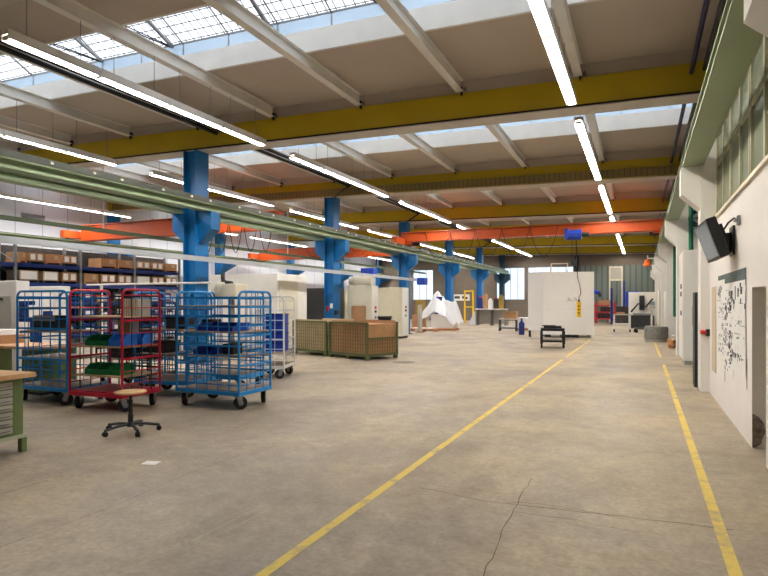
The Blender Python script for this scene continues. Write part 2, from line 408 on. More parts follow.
for i, yc in enumerate(SKY_Y):
    s = thing('skylight', ['wired glass roof light behind the viewpoint', 'wired glass roof light strip nearest the viewpoint', 'wired glass roof light strip beyond the first yellow girder',
                           'roof light strip beyond the second yellow girder', 'roof light strip beyond the third yellow girder', 'roof light strip beyond the fourth yellow girder', 'roof light strip nearest the end wall'][i],
              'skylight', (0, yc, 0), 0, 'skylight strips', 'structure')
    W = 1.05; k0, k1 = ZC, ZC+0.42; u1 = k1+0.26; rz = u1+0.55
    MB().box(XL, XR, W, W+0.07, k0, k1, TILT).build('kerb_board', 'white_steel', s)
    MB().box(XL, XR, -W-0.07, -W, k0, k1, TILT).build('kerb_board', 'white_steel', s)
    for sg in (1, -1):
        MB().box(XL, XR, sg*(W+0.02)-0.006, sg*(W+0.02)+0.006, k1, u1, TILT).build('upright_pane', 'upright_glass', s)
        MB().add([(XL, sg*(W+0.04), u1-TILT*XL), (XR, sg*(W+0.04), u1-TILT*XR), (XR, 0, rz-TILT*XR), (XL, 0, rz-TILT*XL)], [(0, 1, 2, 3)]).build('sloped_pane', 'wired_glass', s)
    bars = MB()
    x = XL + 0.6
    while x < XR:
        for sg in (1, -1):
            bars.tube([(x, sg*(W+0.02), k1-TILT*x), (x, sg*(W+0.02), u1-0.02-TILT*x), (x, 0, rz-0.03-TILT*x)], 0.018, 4)
        x += 1.2
    bars.tube([(XL, 0, rz-0.02-TILT*XL), (XR, 0, rz-0.02-TILT*XR)], 0.03, 4)
    for sg in (1, -1): bars.tube([(XL, sg*(W+0.02), u1-TILT*XL), (XR, sg*(W+0.02), u1-TILT*XR)], 0.022, 4)
    bars.build('glazing_bars', 'steel_grey', s)
    if i in (1, 2):
        for j, x in enumerate((-11.6, -9.5, -7.0, -4.6, -2.3)):
            rods = MB()
            zt = -TILT*x
            rods.tube([(x, -W-0.03, u1-0.1+zt), (x+0.25, W, u1-0.04+zt)], 0.014, 5)
            rods.tube([(x+0.12, -W-0.03, u1-0.1+zt), (x+0.30, W, u1-0.04+zt)], 0.014, 5)
            rods.build('opening_rod', 'dark_steel', s)
            MB().tube([(x+0.5, -W*0.3, rz-0.25+zt), (x+0.32, W, u1-0.05+zt)], 0.04, 4).build('vent_strut', 'steel_grey', s)
    if i >= 1:
        p = bpy.data.lights.new('skylight_portal', 'AREA'); p.shape = 'RECTANGLE'; p.size = XR-XL; p.size_y = 2*W
        p.cycles.is_portal = True
        po = bpy.data.objects.new('skylight_portal', p); COL.objects.link(po)
        po.location = ((XL+XR)/2, yc, ZC+1.35-TILT*(XL+XR)/2); po.rotation_euler = (0, math.atan(TILT), 0)
# white rafters, one per 2.4 m, from girder to girder
def rafter(x, y0, y1, label):
    z = -TILT*x
    mb = MB().box(x-0.08, x+0.08, y0, y1, ZT+0.02+z, ZT+0.035+z).box(x-0.008, x+0.008, y0, y1, ZT+0.035+z, ZC-0.015+z).box(x-0.08, x+0.08, y0, y1, ZC-0.016+z, ZC-0.001+z)
    r = thing('roof_rafter', label, 'rafter', (0, 0, 0), 0, 'white rafters under the roof', 'structure')
    mb.build('rafter_profile', 'white_steel', r)
    MB().box(x+0.02, x+0.06, y1-0.03, y1+0.02, ZT-0.06+z, ZT+0.12+z).tube([(x+0.09, y1-0.02, ZT+0.02+z), (x+0.12, y1-0.02, ZT+0.1+z), (x+0.15, y1-0.02, ZT+0.0+z)], 0.012, 5).build('clip', 'dark_steel', r)
for bi in range(1, 7):
    ya, yb = GY[bi]+0.22, GY[bi+1]-0.22
    for k, x in enumerate([1.27]+[-1.13-2.4*q for q in range(9)]):
        rafter(x, ya, yb, '%s white rafter from the office side, bay %s' % (ORD[k], BAY[bi].replace('the ', '')))
for i in range(1, 8):
    y = GY[i]
    lab = '%s yellow roof girder counted from the viewpoint' % GIRD[i].capitalize() if GIRD[i] else 'yellow roof girder above the viewpoint'
    g = thing('roof_girder_beam', lab, 'girder', (0, y, 0), 0, 'yellow girders across the hall', 'structure')
    MB().box(XL, XR, -0.2, 0.2, ZB+0.075, ZT, TILT).build('girder_web', 'yellow_paint', g)
    MB().box(XL, XR, -0.203, 0.203, ZB+0.02, ZB+0.075, TILT).build('painted_shadow_strip', 'beam_shadow_post_dark', g)  # flush dark strip, the groove's shadow put into its colour
    MB().box(XL, XR, -0.25, 0.25, ZB, ZB+0.02, TILT).build('bottom_flange', 'beam_flange', g)
    MB().box(XL, XR, -0.15, 0.15, ZT, ZC, TILT).build('top_plate', 'ceiling_board', g)
ty = GY[3]-0.32
t = thing('cable_tray', 'slotted brown cable tray hung along the second yellow girder', 'cable tray', (0, ty, 0))
MB().box(XL+0.4, 0.94, -0.03, 0.03, ZB+0.04, ZB+0.3, TILT).build('tray_side', 'tray_slotted', t)
MB().box(XL+0.4, 0.94, -0.06, 0.065, ZB+0.02, ZB+0.04, TILT).build('tray_floor', 'yellow_dull', t)

# ------------------------------------------------------------------ columns
def blue_column(y, i):
    name = ORD[i-2] if i >= 2 else None
    lab = '%s tall blue steel column with crane brackets, counted from the viewpoint' % (ORD[i-2]).capitalize() if i >= 2 else 'tall blue steel column beside the viewpoint'
    c = thing('blue_column', lab, 'column', (COLX, y, 0), 0, 'blue columns down the hall', 'structure')
    top = ZB - TILT*COLX - 0.003
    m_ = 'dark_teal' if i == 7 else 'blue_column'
    MB().box(-0.2, -0.175, -0.26, 0.26, 0, top).box(0.175, 0.2, -0.26, 0.26, 0, top).box(-0.175, 0.175, -0.13, -0.1, 0, top).box(-0.175, 0.175, 0.1, 0.13, 0, top).build('shaft', m_, c)
    B(-0.3, 0.3, -0.36, 0.36, 0, 0.03).build('base_plate', 'dark_teal', c)
    for sg in (1, -1):
        pf = [(sg*0.2, 3.96), (sg*0.66, 3.96), (sg*0.66, 3.5), (sg*0.2, 3.12)]
        mb = MB().prism(pf, 'y', -0.17, 0.17)
        mb.build('crane_bracket', m_, c)
    return c
for i in range(1, 8): blue_column(CY[i], i)
for i in range(2, 8):
    c = thing('wall_column', 'blue steel column against the white panelled wall, ' + (ORD[i-2] + ' behind the rack'), 'column', (-22.45, CY[i], 0), 0, 'blue columns on the panelled wall', 'structure')
    B(-0.22, 0.18, -0.2, 0.2, 0, ZB-TILT*(-22.45)-0.003).build('shaft', 'blue_column', c)
    MB().prism([(0.18, 3.96), (1.05, 3.96), (1.05, 3.7), (0.18, 3.3)], 'y', -0.15, 0.15).build('crane_bracket', 'blue_column', c)
def white_column(y, i):
    lab = ['white concrete column with corbel above the viewpoint', 'white concrete column at the end of the office wall', 'white concrete column behind the tall white cabinet', 'white concrete column, second beyond the tall white cabinet',
           'white concrete column, third beyond the tall white cabinet', 'white concrete column, fourth beyond the tall white cabinet', 'white concrete column in the corner of the end wall'][i-1]
    c = thing('concrete_column', lab, 'column', (0, y, 0), 0, 'white columns along the office side', 'structure')
    z0 = 2.96 if i == 1 else 0
    x0 = 1.0 if i == 1 else 0.97
    B(x0, XR, -0.34, 0.17, z0, ZB-TILT*1.0-0.003).build('shaft', 'concrete_white', c)
    MB().prism([(x0, 4.035), (0.66, 4.035), (0.66, 3.56), (x0, 3.26)], 'y', -0.3, 0.14).build('corbel', 'concrete_white', c)
for i in range(1, 8): white_column(CY[i], i)

# ------------------------------------------------------------------ crane runways
def runway(name, x, w, z0, z1, label, rail=4.21, y0=YF+0.1, y1=YB-0.25):
    r = thing(name, label, 'crane beam', (x, 0, 0), 0, 'green crane runway beams', 'structure')
    MB().box(-w/2, w/2, y0, y1, z0, z0+0.03).build('bottom_flange', 'green_beam', r)
    MB().box(-w*0.1, w*0.1, y0, y1, z0+0.03, z1-0.03).build('web', 'green_beam', r)
    MB().box(-w/2, w/2, y0, y1, z1-0.03, z1).build('top_flange', 'green_beam', r)
    MB().box(-0.03, 0.03, y0, y1, z1, rail).build('rail', 'rail_dark', r)
    return r
runway('crane_runway_beam', 0.85, 0.345, 4.04, 4.22, 'wide green crane runway beam on the white corbels', 4.27)
rw = runway('crane_runway_beam', COLX+0.5, 0.30, 3.965, 4.16, 'green crane runway beam on aisle side of the blue columns', 4.27)
MB().box(0.142, 0.165, YF+0.2, 47.0, 4.16, 4.29).build('conductor_rail', 'rail_dark', rw)
for k in range(40):
    B(0.165, 0.19, 0.0, 0.06, 4.20, 4.245).build('insulator', 'machine_beige', rw).location = (0, 6.2 + k*0.93 + (0.25 if k % 3 else 0), 0)
runway('crane_runway_beam', COLX-0.5, 0.30, 3.965, 4.16, 'green crane runway beam on the rack side of the blue columns')
runway('crane_runway_beam', -21.62, 0.30, 3.965, 4.16, 'green crane runway beam along the white panelled wall')
# hung rail of the rack bay
hr = thing('hung_conductor_rail', 'thin dark green rail hung on white rods above the pallet rack', 'rail', (-17.0, 0, 0))
MB().box(-0.03, 0.03, 2.0, 47, 4.0, 4.14).build('rail_bar', 'green_dark', hr)
for y in (2.9, 14.3, 25.7, 37.1):
    MB().cyl((0, y, 4.14), (0, y, ZC-TILT*(-17.0)), 0.028, 6).build('hanger_rod', 'white_steel', hr)
# silver busbar trunking in front of the columns
bt = thing('busbar_trunking', 'long silver trunking hung low in front of the blue columns', 'trunking', (COLX+0.62, 0, 0))
MB().box(-0.05, 0.05, 1.5, 26.9, 2.64, 2.76).build('trunking_profile', 'silver', bt)
for y in (4.6, CY[2], CY[3], CY[4]-0.2):
    B(-0.415, -0.04, y-0.02, y+0.02, 2.76, 2.79).build('bracket_arm', 'silver', bt)
    B(-0.03, 0.03, y-0.02, y+0.02, 2.755, 2.79).build('clamp', 'silver', bt)
tb = tag(B(-0.2, 0.2, -0.25, 0.25, -0.16, 0.18).build('junction_box', 'bin_navy', bevel=0.01), 'blue junction box hanging at the end of the silver trunking', 'junction box')
tb.location = (COLX+0.85, 27.15, 2.62)
tb2 = tag(B(-0.3, 0.3, -0.2, 0.2, -0.2, 0.2).build('junction_box', 'bin_navy', bevel=0.01), 'blue junction box hanging above the beige cabinets', 'junction box')
tb2.location = (-10.78, 22.6, 2.86)

# ------------------------------------------------------------------ overhead cranes
def festoon(mb, x0, x1, y, z, n, sag, r=0.014):
    for k in range(n):
        a = x0+(x1-x0)*k/n; b = x0+(x1-x0)*(k+1)/n
        pts = []
        for q in range(9):
            u = q/8; pts.append((a+(b-a)*u, y, z-sag*math.sin(PI*u)**0.8 if 0 < u < 1 else z))
        mb.tube(pts, r, 5)
def crane(x0, x1, y, label, fest, zr=4.215, dz=-0.24, gh=0.62, el=0.85, group='orange overhead cranes'):
    c = thing('overhead_crane', label, 'crane', (0, y, 0), 0, group)
    g0 = zr+0.2+dz; g1 = g0+gh; xa, xb = (x0-0.1, x1+0.1) if dz == 0 else (x0+0.2, x1-0.2)
    MB().box(xa, xb, -0.14, 0.14, g0, g1).box(xa, xb, -0.22, 0.22, g0-0.02, g0+0.01).box(xa, xb, -0.22, 0.22, g1-0.02, g1+0.01).box(x0, x0+0.4, -0.12, 0.12, zr+0.1, zr+0.3).box(x1-0.4, x1, -0.12, 0.12, zr+0.1, zr+0.3).build('girder', 'orange_paint', c, bevel=0.005)
    for x in (x0, x1):
        e = MB().box(x-0.13, x+0.13, -el, el, zr+0.03, zr+0.33).build('end_carriage', 'orange_paint', c, bevel=0.01)
        for yy in (-el+0.25, el-0.25):
            MB().cyl((x-0.05, yy, zr+0.1), (x+0.05, yy, zr+0.1), 0.1, 14).build('wheel', 'dark_steel', e)
        sg_ = 1 if x == x0 else -1
        MB().cyl((x+0.14*sg_, el-0.4, zr+0.2), (x+0.5*sg_, el-0.4, zr+0.2), 0.12, 12).build('drive_motor', 'dark_steel', c)
    fm = MB(); festoon(fm, fest[0], fest[1], -0.25, g1-0.07, fest[2], fest[3]); fm.tube([(xa, -0.25, g1-0.05), (xb, -0.25, g1-0.05)], 0.012, 5)
    for k in range(5):
        xx = x0+(x1-x0)*(k+0.5)/5; fm.box(xx-0.012, xx+0.012, -0.26, -0.1, g1-0.06, g1-0.02)
    fm.build('festoon_cable', 'cable_black', c)
    return c
crane(COLX+0.5, 0.82, 25.6, 'orange overhead crane spanning the open aisle with blue hoist', (-9.2, -3.2, 5, 1.25), 4.275, 0, 0.42, 1.25)
crane(-21.62, COLX-0.5, 17.05, 'orange overhead crane nearest the pallet rack', (-15.6, -11.7, 6, 1.35))
crane(-21.62, COLX-0.5, 29.4, 'orange overhead crane farther back over the machine bay', (-18, -12, 6, 0.5))
def hoist(x, y, label):
    h = thing('electric_hoist', label, 'hoist', (x, y, 0))
    zb = 4.42
    MB().cyl((-0.3, 0, zb-0.03), (0.3, 0, zb-0.03), 0.22, 16).build('hoist_drum', 'bin_navy', h, smooth=True)
    B(-0.36, -0.22, -0.2, 0.2, zb-0.2, zb+0.24).build('gear_box', 'bin_navy', h, bevel=0.02)
    MB().cyl((0.3, 0, zb-0.03), (0.58, 0, zb-0.03), 0.1, 12).build('hoist_motor', 'dark_steel', h, smooth=True)
    MB().box(-0.2, 0.2, 0.16, 0.72, 4.40, 4.45).box(-0.2, 0.2, -0.1, 0.2, 4.40, 4.45).build('trolley_plate', 'dark_steel', h)
    MB().cyl((-0.08, 0, zb-0.2), (-0.08, 0, 3.35), 0.012, 5).cyl((0.08, 0, zb-0.2), (0.08, 0, 3.35), 0.012, 5).build('hoist_rope', 'cable_black', h)
    bl = B(-0.12, 0.12, -0.06, 0.06, 3.12, 3.36).build('hook_block', 'dark_steel', h, bevel=0.02)
    MB().tube([(0, 0, 3.12), (0, 0, 3.04), (0.05, 0, 2.98), (0.03, 0, 2.92), (-0.04, 0, 2.93)], 0.018, 6).build('hook', 'dark_steel', bl)
    return h
hoist(-2.54, 25.1, 'blue electric hoist hanging under the orange aisle crane')
pc = thing('pendant_control', 'yellow pendant control on a black cable before the white box', 'control', (-2.34, 25.0, 0))
MB().tube([(-0.1, 0.05, 4.14), (-0.08, 0, 3.4), (-0.05, 0, 2.6), (0.03, 0, 2.3), (0.08, 0, 1.95), (0, 0, 1.78), (0, 0, 1.66)], 0.014, 6).build('control_cable', 'cable_black', pc)
B(-0.085, 0.085, -0.06, 0.06, 0.98, 1.62).build('control_body', 'safety_yellow', pc, bevel=0.03)
MB().cyl((0, 0, 1.6), (0, 0, 1.7), 0.04, 8).build('cable_gland', 'black_plastic', pc)
for k in range(3): MB().cyl((0, -0.06, 1.15+0.14*k), (0, -0.075, 1.15+0.14*k), 0.035, 10).build('push_button', 'black_plastic', pc)

# ------------------------------------------------------------------ fluorescent lamps
lampz = 5.35
proto_lamp = {}
def lamp(x, y, warm, label, drop):
    key = (warm, round(drop, 2))
    if key not in proto_lamp:
        t_ = thing('fluorescent_lamp', label, 'lamp', (x, y, lampz), 0, 'fluorescent ceiling lamps')
        MB().prism([(-0.092, 0.0), (-0.08, 0.15), (0.08, 0.15), (0.092, 0.0), (0.085, 0.0), (0.055, 0.075), (-0.055, 0.075), (-0.085, 0.0)], 'y', -0.768, 0.768).build('reflector_housing', 'white_steel', t_)
        MB().cyl((-0.032, -0.735, 0.03), (-0.032, 0.735, 0.03), 0.02, 8).cyl((0.032, -0.735, 0.03), (0.032, 0.735, 0.03), 0.02, 8).build('light_tube', 'tube_warm' if warm else 'tube_white', t_)
        for q in (-0.765, 0.735): MB().box(-0.06, 0.06, q, q+0.03, 0.0, 0.06).build('end_cap', 'machine_beige', t_)
        for q in (-0.45, 0.45): MB().cyl((0, q, 0.15), (0, q, drop), 0.006, 5).build('ceiling_wire', 'steel_grey', t_)
        proto_lamp[key] = t_
    else:
        dup(proto_lamp[key], (x, y, lampz), 0, label)
ROWS = [(-1.2, True, 'above the aisle'), (-8.3, False, 'aisle side of columns'), (-13.2, False, 'rack side of columns'), (-20.8, False, 'along the panelled wall')]
for x, warm, where in ROWS:
    rx = min(RX, key=lambda q: abs(q-x)); drop = ZC - TILT*x - lampz - 0.003
    if abs(rx-x) < 0.085: drop = ZT+0.02 - TILT*rx - lampz
    for bi in range(1, 7):
        ys = GY[bi]+0.62; ye = GY[bi+1]-0.62
        for k in range(4):
            yy = ys + (ye-ys)*(k+0.5)/4
            lamp(x, yy, warm, '%s lamp of four %s, %s' % (ORD[k], where, BAY[bi]), drop)

# ------------------------------------------------------------------ roof pipes
for x, z, m_, r_, lab in ((-9.88, 6.02, 'cable_black', 0.05, 'black conduit pipe beside the column row, the inner of two'), (-10.06, 5.98, 'cable_black', 0.05, 'black conduit pipe beside the column row, the outer of two'),
                      (0.84, 5.80, 'purple_pipe', 0.04, 'dark purple pipe under the roof above the wide green beam'), (1.06, 5.84, 'dark_steel', 0.05, 'dark grey pipe under the roof above the wide green beam'),
                      (-20.4, 5.95, 'cable_black', 0.05, 'black conduit pipe under the roof along the panelled wall')):
    structure('roof_pipe_trim', MB().cyl((x, YF+0.1, z), (x, YB-0.1, z), r_, 10), m_, lab, 'pipe', smooth=True)
for i in range(3, 7):
    structure('drop_pipe_trim', MB().cyl((-9.97, GY[i]-0.32, 5.98), (-10.6, GY[i]-0.32, 5.6), 0.035, 8), 'cable_black', 'short black drop pipe at the head of the %s blue column' % ORD[i-2], 'pipe')

# ------------------------------------------------------------------ office wall on the right
NX = 1.11
wn = MB().box(NX, 1.9, YF, 6.63, 0, 2.94).box(NX, 1.9, 7.41, 11.69, 0, 2.94).box(NX, 1.9, 6.63, 7.41, 1.76, 2.94).box(1.75, 1.9, 6.63, 7.41, 0, 1.76)
wo = structure('wall_office', wn, 'plaster', 'cream plastered office wall carrying the screen and the plan sheets', 'wall')
# broken plaster in the recess
hm = MB(); pts = [(1.112, 0.01)]
for k in range(13):
    a = -PI/2 + PI*k/12
    pts.append((1.112 + 0.115*math.cos(a)*(1+0.12*random.uniform(-1, 1)), 0.19+0.18*math.sin(a)*(1+0.06*random.uniform(-1, 1))))
hm.prism(pts, 'y', 7.395, 7.409)
hm.build('plaster_hole', 'rough_hole', wo)
MB().box(1.112, 1.75, 7.404, 7.4095, 0.001, 1.759).build('recess_grey_face', 'plaster_grey', wo)  # thin grey sheet over the far side of the recess
structure('trim_office_sill', B(NX-0.03, 1.3, YF, 11.69, 2.94, 2.985), 'trim_cream', 'cream sill strip along the top of the office wall', 'trim')
# upper office windows
ow = thing('window_4', 'band of greenish office windows above the plastered wall', 'window', (1.24, 0, 2.985), 0, None, 'structure')
fr = MB(); H = 1.6
y = YF
ys_ = []
while y < 11.7:
    ys_.append(y); fr.box(-0.03, 0.04, y-0.035, y+0.035, 0, H)
    if len(ys_) % 2: fr.box(-0.02, 0.03, y+0.16, y+0.2, 0, H)
    y += 0.86
fr.box(-0.03, 0.04, YF, 11.69, 0, 0.06).box(-0.03, 0.04, YF, 11.69, H-0.07, H).box(-0.03, 0.04, YF, 11.69, 0.98, 1.03)
fr.build('window_frame', 'frame_beige', ow)
B(0.0, 0.008, YF, 11.69, 0.05, H-0.05).build('window_pane', 'office_glass', ow)
structure('wall_office_inner', B(3.2, 3.4, YF, 11.69, 2.9, 4.9), 'concrete_white', 'pale rear wall seen through the office windows', 'wall')
structure('floor_office', B(1.3, 3.4, YF, 11.69, 2.86, 2.93), 'grey_wall', 'floor of the upper office behind its windows', 'floor')
structure('ceiling_office', B(1.2, 3.4, YF, 11.69, 4.6, 4.7), 'concrete_white', 'ceiling of the upper office behind its windows', 'ceiling')
structure('wall_office_end', B(1.3, 3.4, 11.69, 11.85, 2.9, 4.7), 'concrete_white', 'end wall of the upper office', 'wall')
# plywood strip and plan sheets
bs = structure('trim_plywood', B(NX-0.012, NX-0.001, 10.68, 11.22, 0.45, 1.85), 'plywood_strip', 'narrow pale plywood strip on the office wall beside the plan', 'board')
pl = thing('wall_plan', 'large taped wall plan of white drawing sheets with dark printing', 'plan', (NX, 0, 0))
B(-0.006, -0.001, 7.78, 10.4, 1.80, 2.0).build('plan_header', 'plan_header', pl)
sheets = [(9.6, 10.42, 1.32, 1.93), (9.6, 10.35, 0.78, 1.32), (8.75, 9.6, 1.25, 1.86), (8.75, 9.6, 0.62, 1.25), (7.78, 8.75, 1.45, 1.86), (7.76, 8.75, 1.08, 1.45), (7.74, 8.75, 0.72, 1.08)]
rnd = random.Random(3)
clusters = ((9.45, 1.3, 0.16, 0.28, 70, 0.06), (10.05, 1.2, 0.2, 0.4, 46, 0.05), (9.0, 1.05, 0.14, 0.22, 56, 0.06), (9.75, 0.8, 0.2, 0.14, 28, 0.05), (8.5, 0.92, 0.3, 0.02, 34, 0.04),
            (8.2, 1.36, 0.4, 0.02, 20, 0.03), (8.3, 1.55, 0.3, 0.1, 6, 0.09), (8.95, 1.65, 0.15, 0.12, 24, 0.07), (10.2, 1.75, 0.12, 0.1, 16, 0.06), (8.4, 1.17, 0.4, 0.02, 16, 0.03))
marks = []
for cy_, cz, sy, sz, n, sw in clusters:
    for k in range(n): marks.append((rnd.gauss(cy_, sy), rnd.gauss(cz, sz), rnd.uniform(0.5, 1.9)*sw, rnd.uniform(0.2, 1.0)*sw))
for k in range(34):
    y_ = rnd.uniform(7.85, 10.2); z_ = rnd.uniform(0.7, 1.8)
    marks.append((y_, z_, rnd.uniform(0.15, 0.5), 0.006) if k % 2 else (y_, z_, 0.008, rnd.uniform(0.1, 0.3)))
for k in range(3): marks.append((8.55-0.24*k, 1.74-0.02*(k % 2), 0.08+0.03*k, 0.13-0.02*k))
for q, (a, b_, z0, z1) in enumerate(sheets):
    shq = B(-0.009-0.0006*q, -0.0065-0.0006*q, a, b_, z0, z1).build('drawing_sheet', 'paper_white', pl)
    ink = MB(); xx = -0.0095-0.0006*q
    for y_, z_, w_, h_ in marks:
        if not (a+0.02 < y_ < b_-0.02 and z0+0.02 < z_ < z1-0.02): continue
        ya, yb2 = max(a+0.01, y_-w_/2), min(b_-0.01, y_+w_/2); za, zb2 = max(z0+0.01, z_-h_/2), min(z1-0.01, z_+h_/2)
        ink.add([(xx, ya, za), (xx, yb2, za), (xx, yb2, zb2), (xx, ya, zb2)], [(0, 1, 2, 3)])
    ink.build('print', 'ink', shq)
for y_, z0, z1 in ((9.62, 0.45, 0.75), (7.72, 0.6, 0.95)): B(-0.004, -0.001, y_, y_+0.012, z0, z1).build('loose_edge', 'dark_steel', pl)
# screen on a bracket
tv = thing('wall_screen', 'black flat screen tilted down on a bracket on the office wall', 'screen', (0.845, 8.75, 2.41), 0)
R_ = Matrix.Rotation(math.radians(-19), 4, 'Y') @ Matrix.Rotation(math.radians(5), 4, 'Z')
def rot(mb): mb.v = [tuple(R_ @ Vector(p)) for p in mb.v]; return mb
rot(B(-0.05, 0.07, -0.40, 0.40, -0.26, 0.26)).build('screen_case', 'black_plastic', tv, bevel=0.008)
rot(B(-0.054, -0.0505, -0.37, 0.37, -0.225, 0.225)).build('screen_panel', 'screen_glass', tv)
rot(B(-0.056, -0.0545, -0.35, -0.29, -0.222, -0.19)).build('brand_plate', 'steel_grey', tv)
rot(B(0.07, 0.15, -0.2, 0.2, -0.16, 0.16)).build('mount_plate', 'black_plastic', tv)
MB().cyl((0.12, 0, 0.0), (0.22, 0.05, -0.04), 0.05, 8).cyl((0.2, 0.05, -0.16), (0.2, 0.05, 0.1), 0.05, 8).build('swivel_arm', 'black_plastic', tv)
MB().cyl((0.2, 0.05, -0.02), (0.26, 0.05, -0.02), 0.045, 8).build('wall_arm', 'black_plastic', tv)
B(0.237, 0.263, -0.12, 0.22, -0.2, 0.18).build('wall_plate', 'black_plastic', tv)
MB().tube([(0.12, -0.1, 0.1), (0.17, -0.25, 0.2), (0.22, -0.38, 0.24), (0.235, -0.46, 0.2)], 0.012, 6).build('signal_cable', 'cable_black', tv)
sb = thing('wall_socket', 'small grey cable socket on the office wall beside the screen', 'socket', (NX, 8.22, 2.60))
B(-0.04, -0.001, -0.045, 0.045, -0.06, 0.06).build('socket_body', 'steel_grey', sb, bevel=0.01)
MB().cyl((-0.04, 0, 0), (-0.06, 0.02, 0), 0.022, 10).build('socket_plug', 'machine_grey', sb)
# red handle and dark door leaf at the column
rh = thing('emergency_stop', 'small red emergency stop on the white column by the office wall', 'switch', (1.09, 11.689, 1.05))
B(-0.04, 0.05, -0.06, -0.001, -0.05, 0.07).build('switch_box', 'dark_steel', rh, bevel=0.005)
MB().cyl((-0.04, -0.03, 0.01), (-0.12, -0.05, 0.02), 0.035, 10).build('stop_button', 'red_paint', rh)
dl = thing('door_2', 'dark narrow door leaf standing open beside the white column', 'door', (0.915, 12.22, 0), 0, None, 'structure')
B(0, 0.053, 0, 0.42, 0.005, 1.78).build('door_leaf', 'dark_steel', dl)
MB().cyl((-0.01, 0.1, 1.0), (0.001, 0.1, 1.0), 0.02, 8).build('door_handle', 'steel_grey', dl)

# tall white cabinet and neighbours along the right wall
def cabinet(name, label, x0, x1, y0, y1, h, mbody, mface=None, plinth=0.1, face='y', extras=True):
    c = thing(name, label, 'cabinet', ((x0+x1)/2, (y0+y1)/2, 0))
    w, dd = (x1-x0)/2, (y1-y0)/2
    B(-w+0.02, w-0.02, -dd+0.02, dd-0.02, 0, plinth).build('plinth', 'machine_grey' if mbody == 'box_white' else 'dark_steel', c)
    B(-w, w, -dd, dd, plinth, h).build('body', mbody, c, bevel=0.01)
    if mface:
        if face == 'x': dr = B(w+0.001, w+0.02, -dd+0.02, dd-0.02, plinth+0.03, h-0.03).build('door', mface, c)
        elif face == '-x': dr = B(-w-0.02, -w-0.001, -dd+0.02, dd-0.02, plinth+0.03, h-0.03).build('door', mface, c)
        else: dr = B(-w+0.02, w-0.02, -dd-0.02, -dd-0.001, plinth+0.03, h-0.03).build('door', mface, c)
        if extras and face == 'x':
            for zz, m2 in ((h*0.62, 'red_paint'), (h*0.55, 'black_plastic'), (h*0.45, 'steel_grey')):
                B(w+0.02, w+0.05, -0.06, 0.06, zz-0.05, zz+0.04).build('switch', m2, dr)
    return c
c = cabinet('tall_cabinet', 'tall white cabinet beside the dark door leaf on the office side', 0.99, 1.72, 16.5, 18.1, 2.92, 'box_white', 'machine_white', 0.1, '-x')
B(-0.18, -0.06, -0.84, -0.802, 1.0, 1.5).build('control_box', 'machine_grey', c)
for zz in (1.95, 1.75, 1.25): B(-0.395, -0.386, -0.4, 0.1, zz, zz+0.12).build('vent_slot', 'dark_steel', c)
cabinet('steel_cabinet', 'pale cabinet between white columns near the grey coil', 1.0, 1.7, 28.2, 30.4, 2.1, 'machine_beige', 'machine_white', 0.1, '-x')
cabinet('steel_cabinet', 'pale tall cabinet close to the end wall on office side', 0.95, 1.7, 36.8, 38.6, 2.3, 'machine_beige', 'machine_white', 0.1, '-x')
for i, (y, x, z0) in enumerate(((19.03, 1.33, 2.9), (26.46, 1.26, 1.0))):
    structure('green_pipe_trim', MB().cyl((x, y, z0), (x, y, 5.2), 0.06, 10), 'green_pipe', 'green vertical pipe on the face of a white column, %s from the office' % ORD[i], 'pipe', smooth=True)
hz = thing('hose_reel', 'round coiled hose hung high on the white column behind the tall cabinet', 'hose', (1.53, CY[3]-0.34, 4.05))
for rr3, yy3 in ((0.24, -0.035), (0.18, -0.06)):
    MB().tube([(rr3*math.cos(2*PI*k/24), yy3, rr3*math.sin(2*PI*k/24)) for k in range(24)], 0.03, 6, True).build('hose_coil', 'dark_teal', hz)
MB().cyl((0, -0.1, 0), (0, -0.001, 0), 0.06, 10).box(-0.24, 0.24, -0.03, -0.005, -0.015, 0.015).build('wall_mount', 'dark_steel', hz)
wl = thing('warning_lamp', 'orange warning lamp on a white bracket by the end wall corner', 'lamp', (0.3, CY[5]+0.2, 3.7))
MB().box(0.0, 0.7, -0.03, 0.03, 0.24, 0.30).box(0.0, 0.06, -0.03, 0.03, 0.0, 0.45).box(0.62, 0.67, -0.03, 0.03, 0.1, 0.3).build('bracket', 'white_steel', wl)
MB().lathe([(0.05, 0.22), (0.12, 0.16), (0.14, 0.02), (0.22, -0.12), (0.2, -0.14)], (0, 0, 0), 14).build('lamp_shade', 'amber', wl)
# wrapped coil and small pallet
cl = thing('wrapped_coil', 'grey wrapped coil standing on a low base at the yellow line', 'coil', (0.56, 25.8, 0))
MB().lathe([(0.40, 0.0), (0.40, 0.1)], n=20).build('coil_base', 'machine_grey', cl)
MB().lathe([(0.43, 0.1), (0.45, 0.2), (0.44, 0.35), (0.45, 0.5), (0.42, 0.62), (0.2, 0.64), (0.18, 0.5)], n=24).build('coil_roll', 'coil_grey', cl, smooth=True)
def pallet(name, label, loc, rz, w, d_, h=0.14, m_='pallet_wood', group=None):
    p = thing(name, label, 'pallet', loc, rz, group)
    for k in range(5): B(-w/2, w/2, -d_/2+d_*k/5+0.01, -d_/2+d_*(k+1)/5-0.02, h-0.022, h).build('deck_board', m_, p)
    for x in (-w/2+0.06, 0, w/2-0.06): B(x-0.05, x+0.05, -d_/2, d_/2, 0, h-0.022).build('bearer', m_, p)
    return p
pallet('wooden_pallet', 'wooden pallet on the floor beside the tall white cabinet', (1.12, 22.7, 0), 0, 0.5, 1.0)
pp = pallet('wooden_pallet', 'second wooden pallet stacked on the one by the white cabinet', (1.14, 22.72, 0.14), 0.08, 0.5, 0.9)
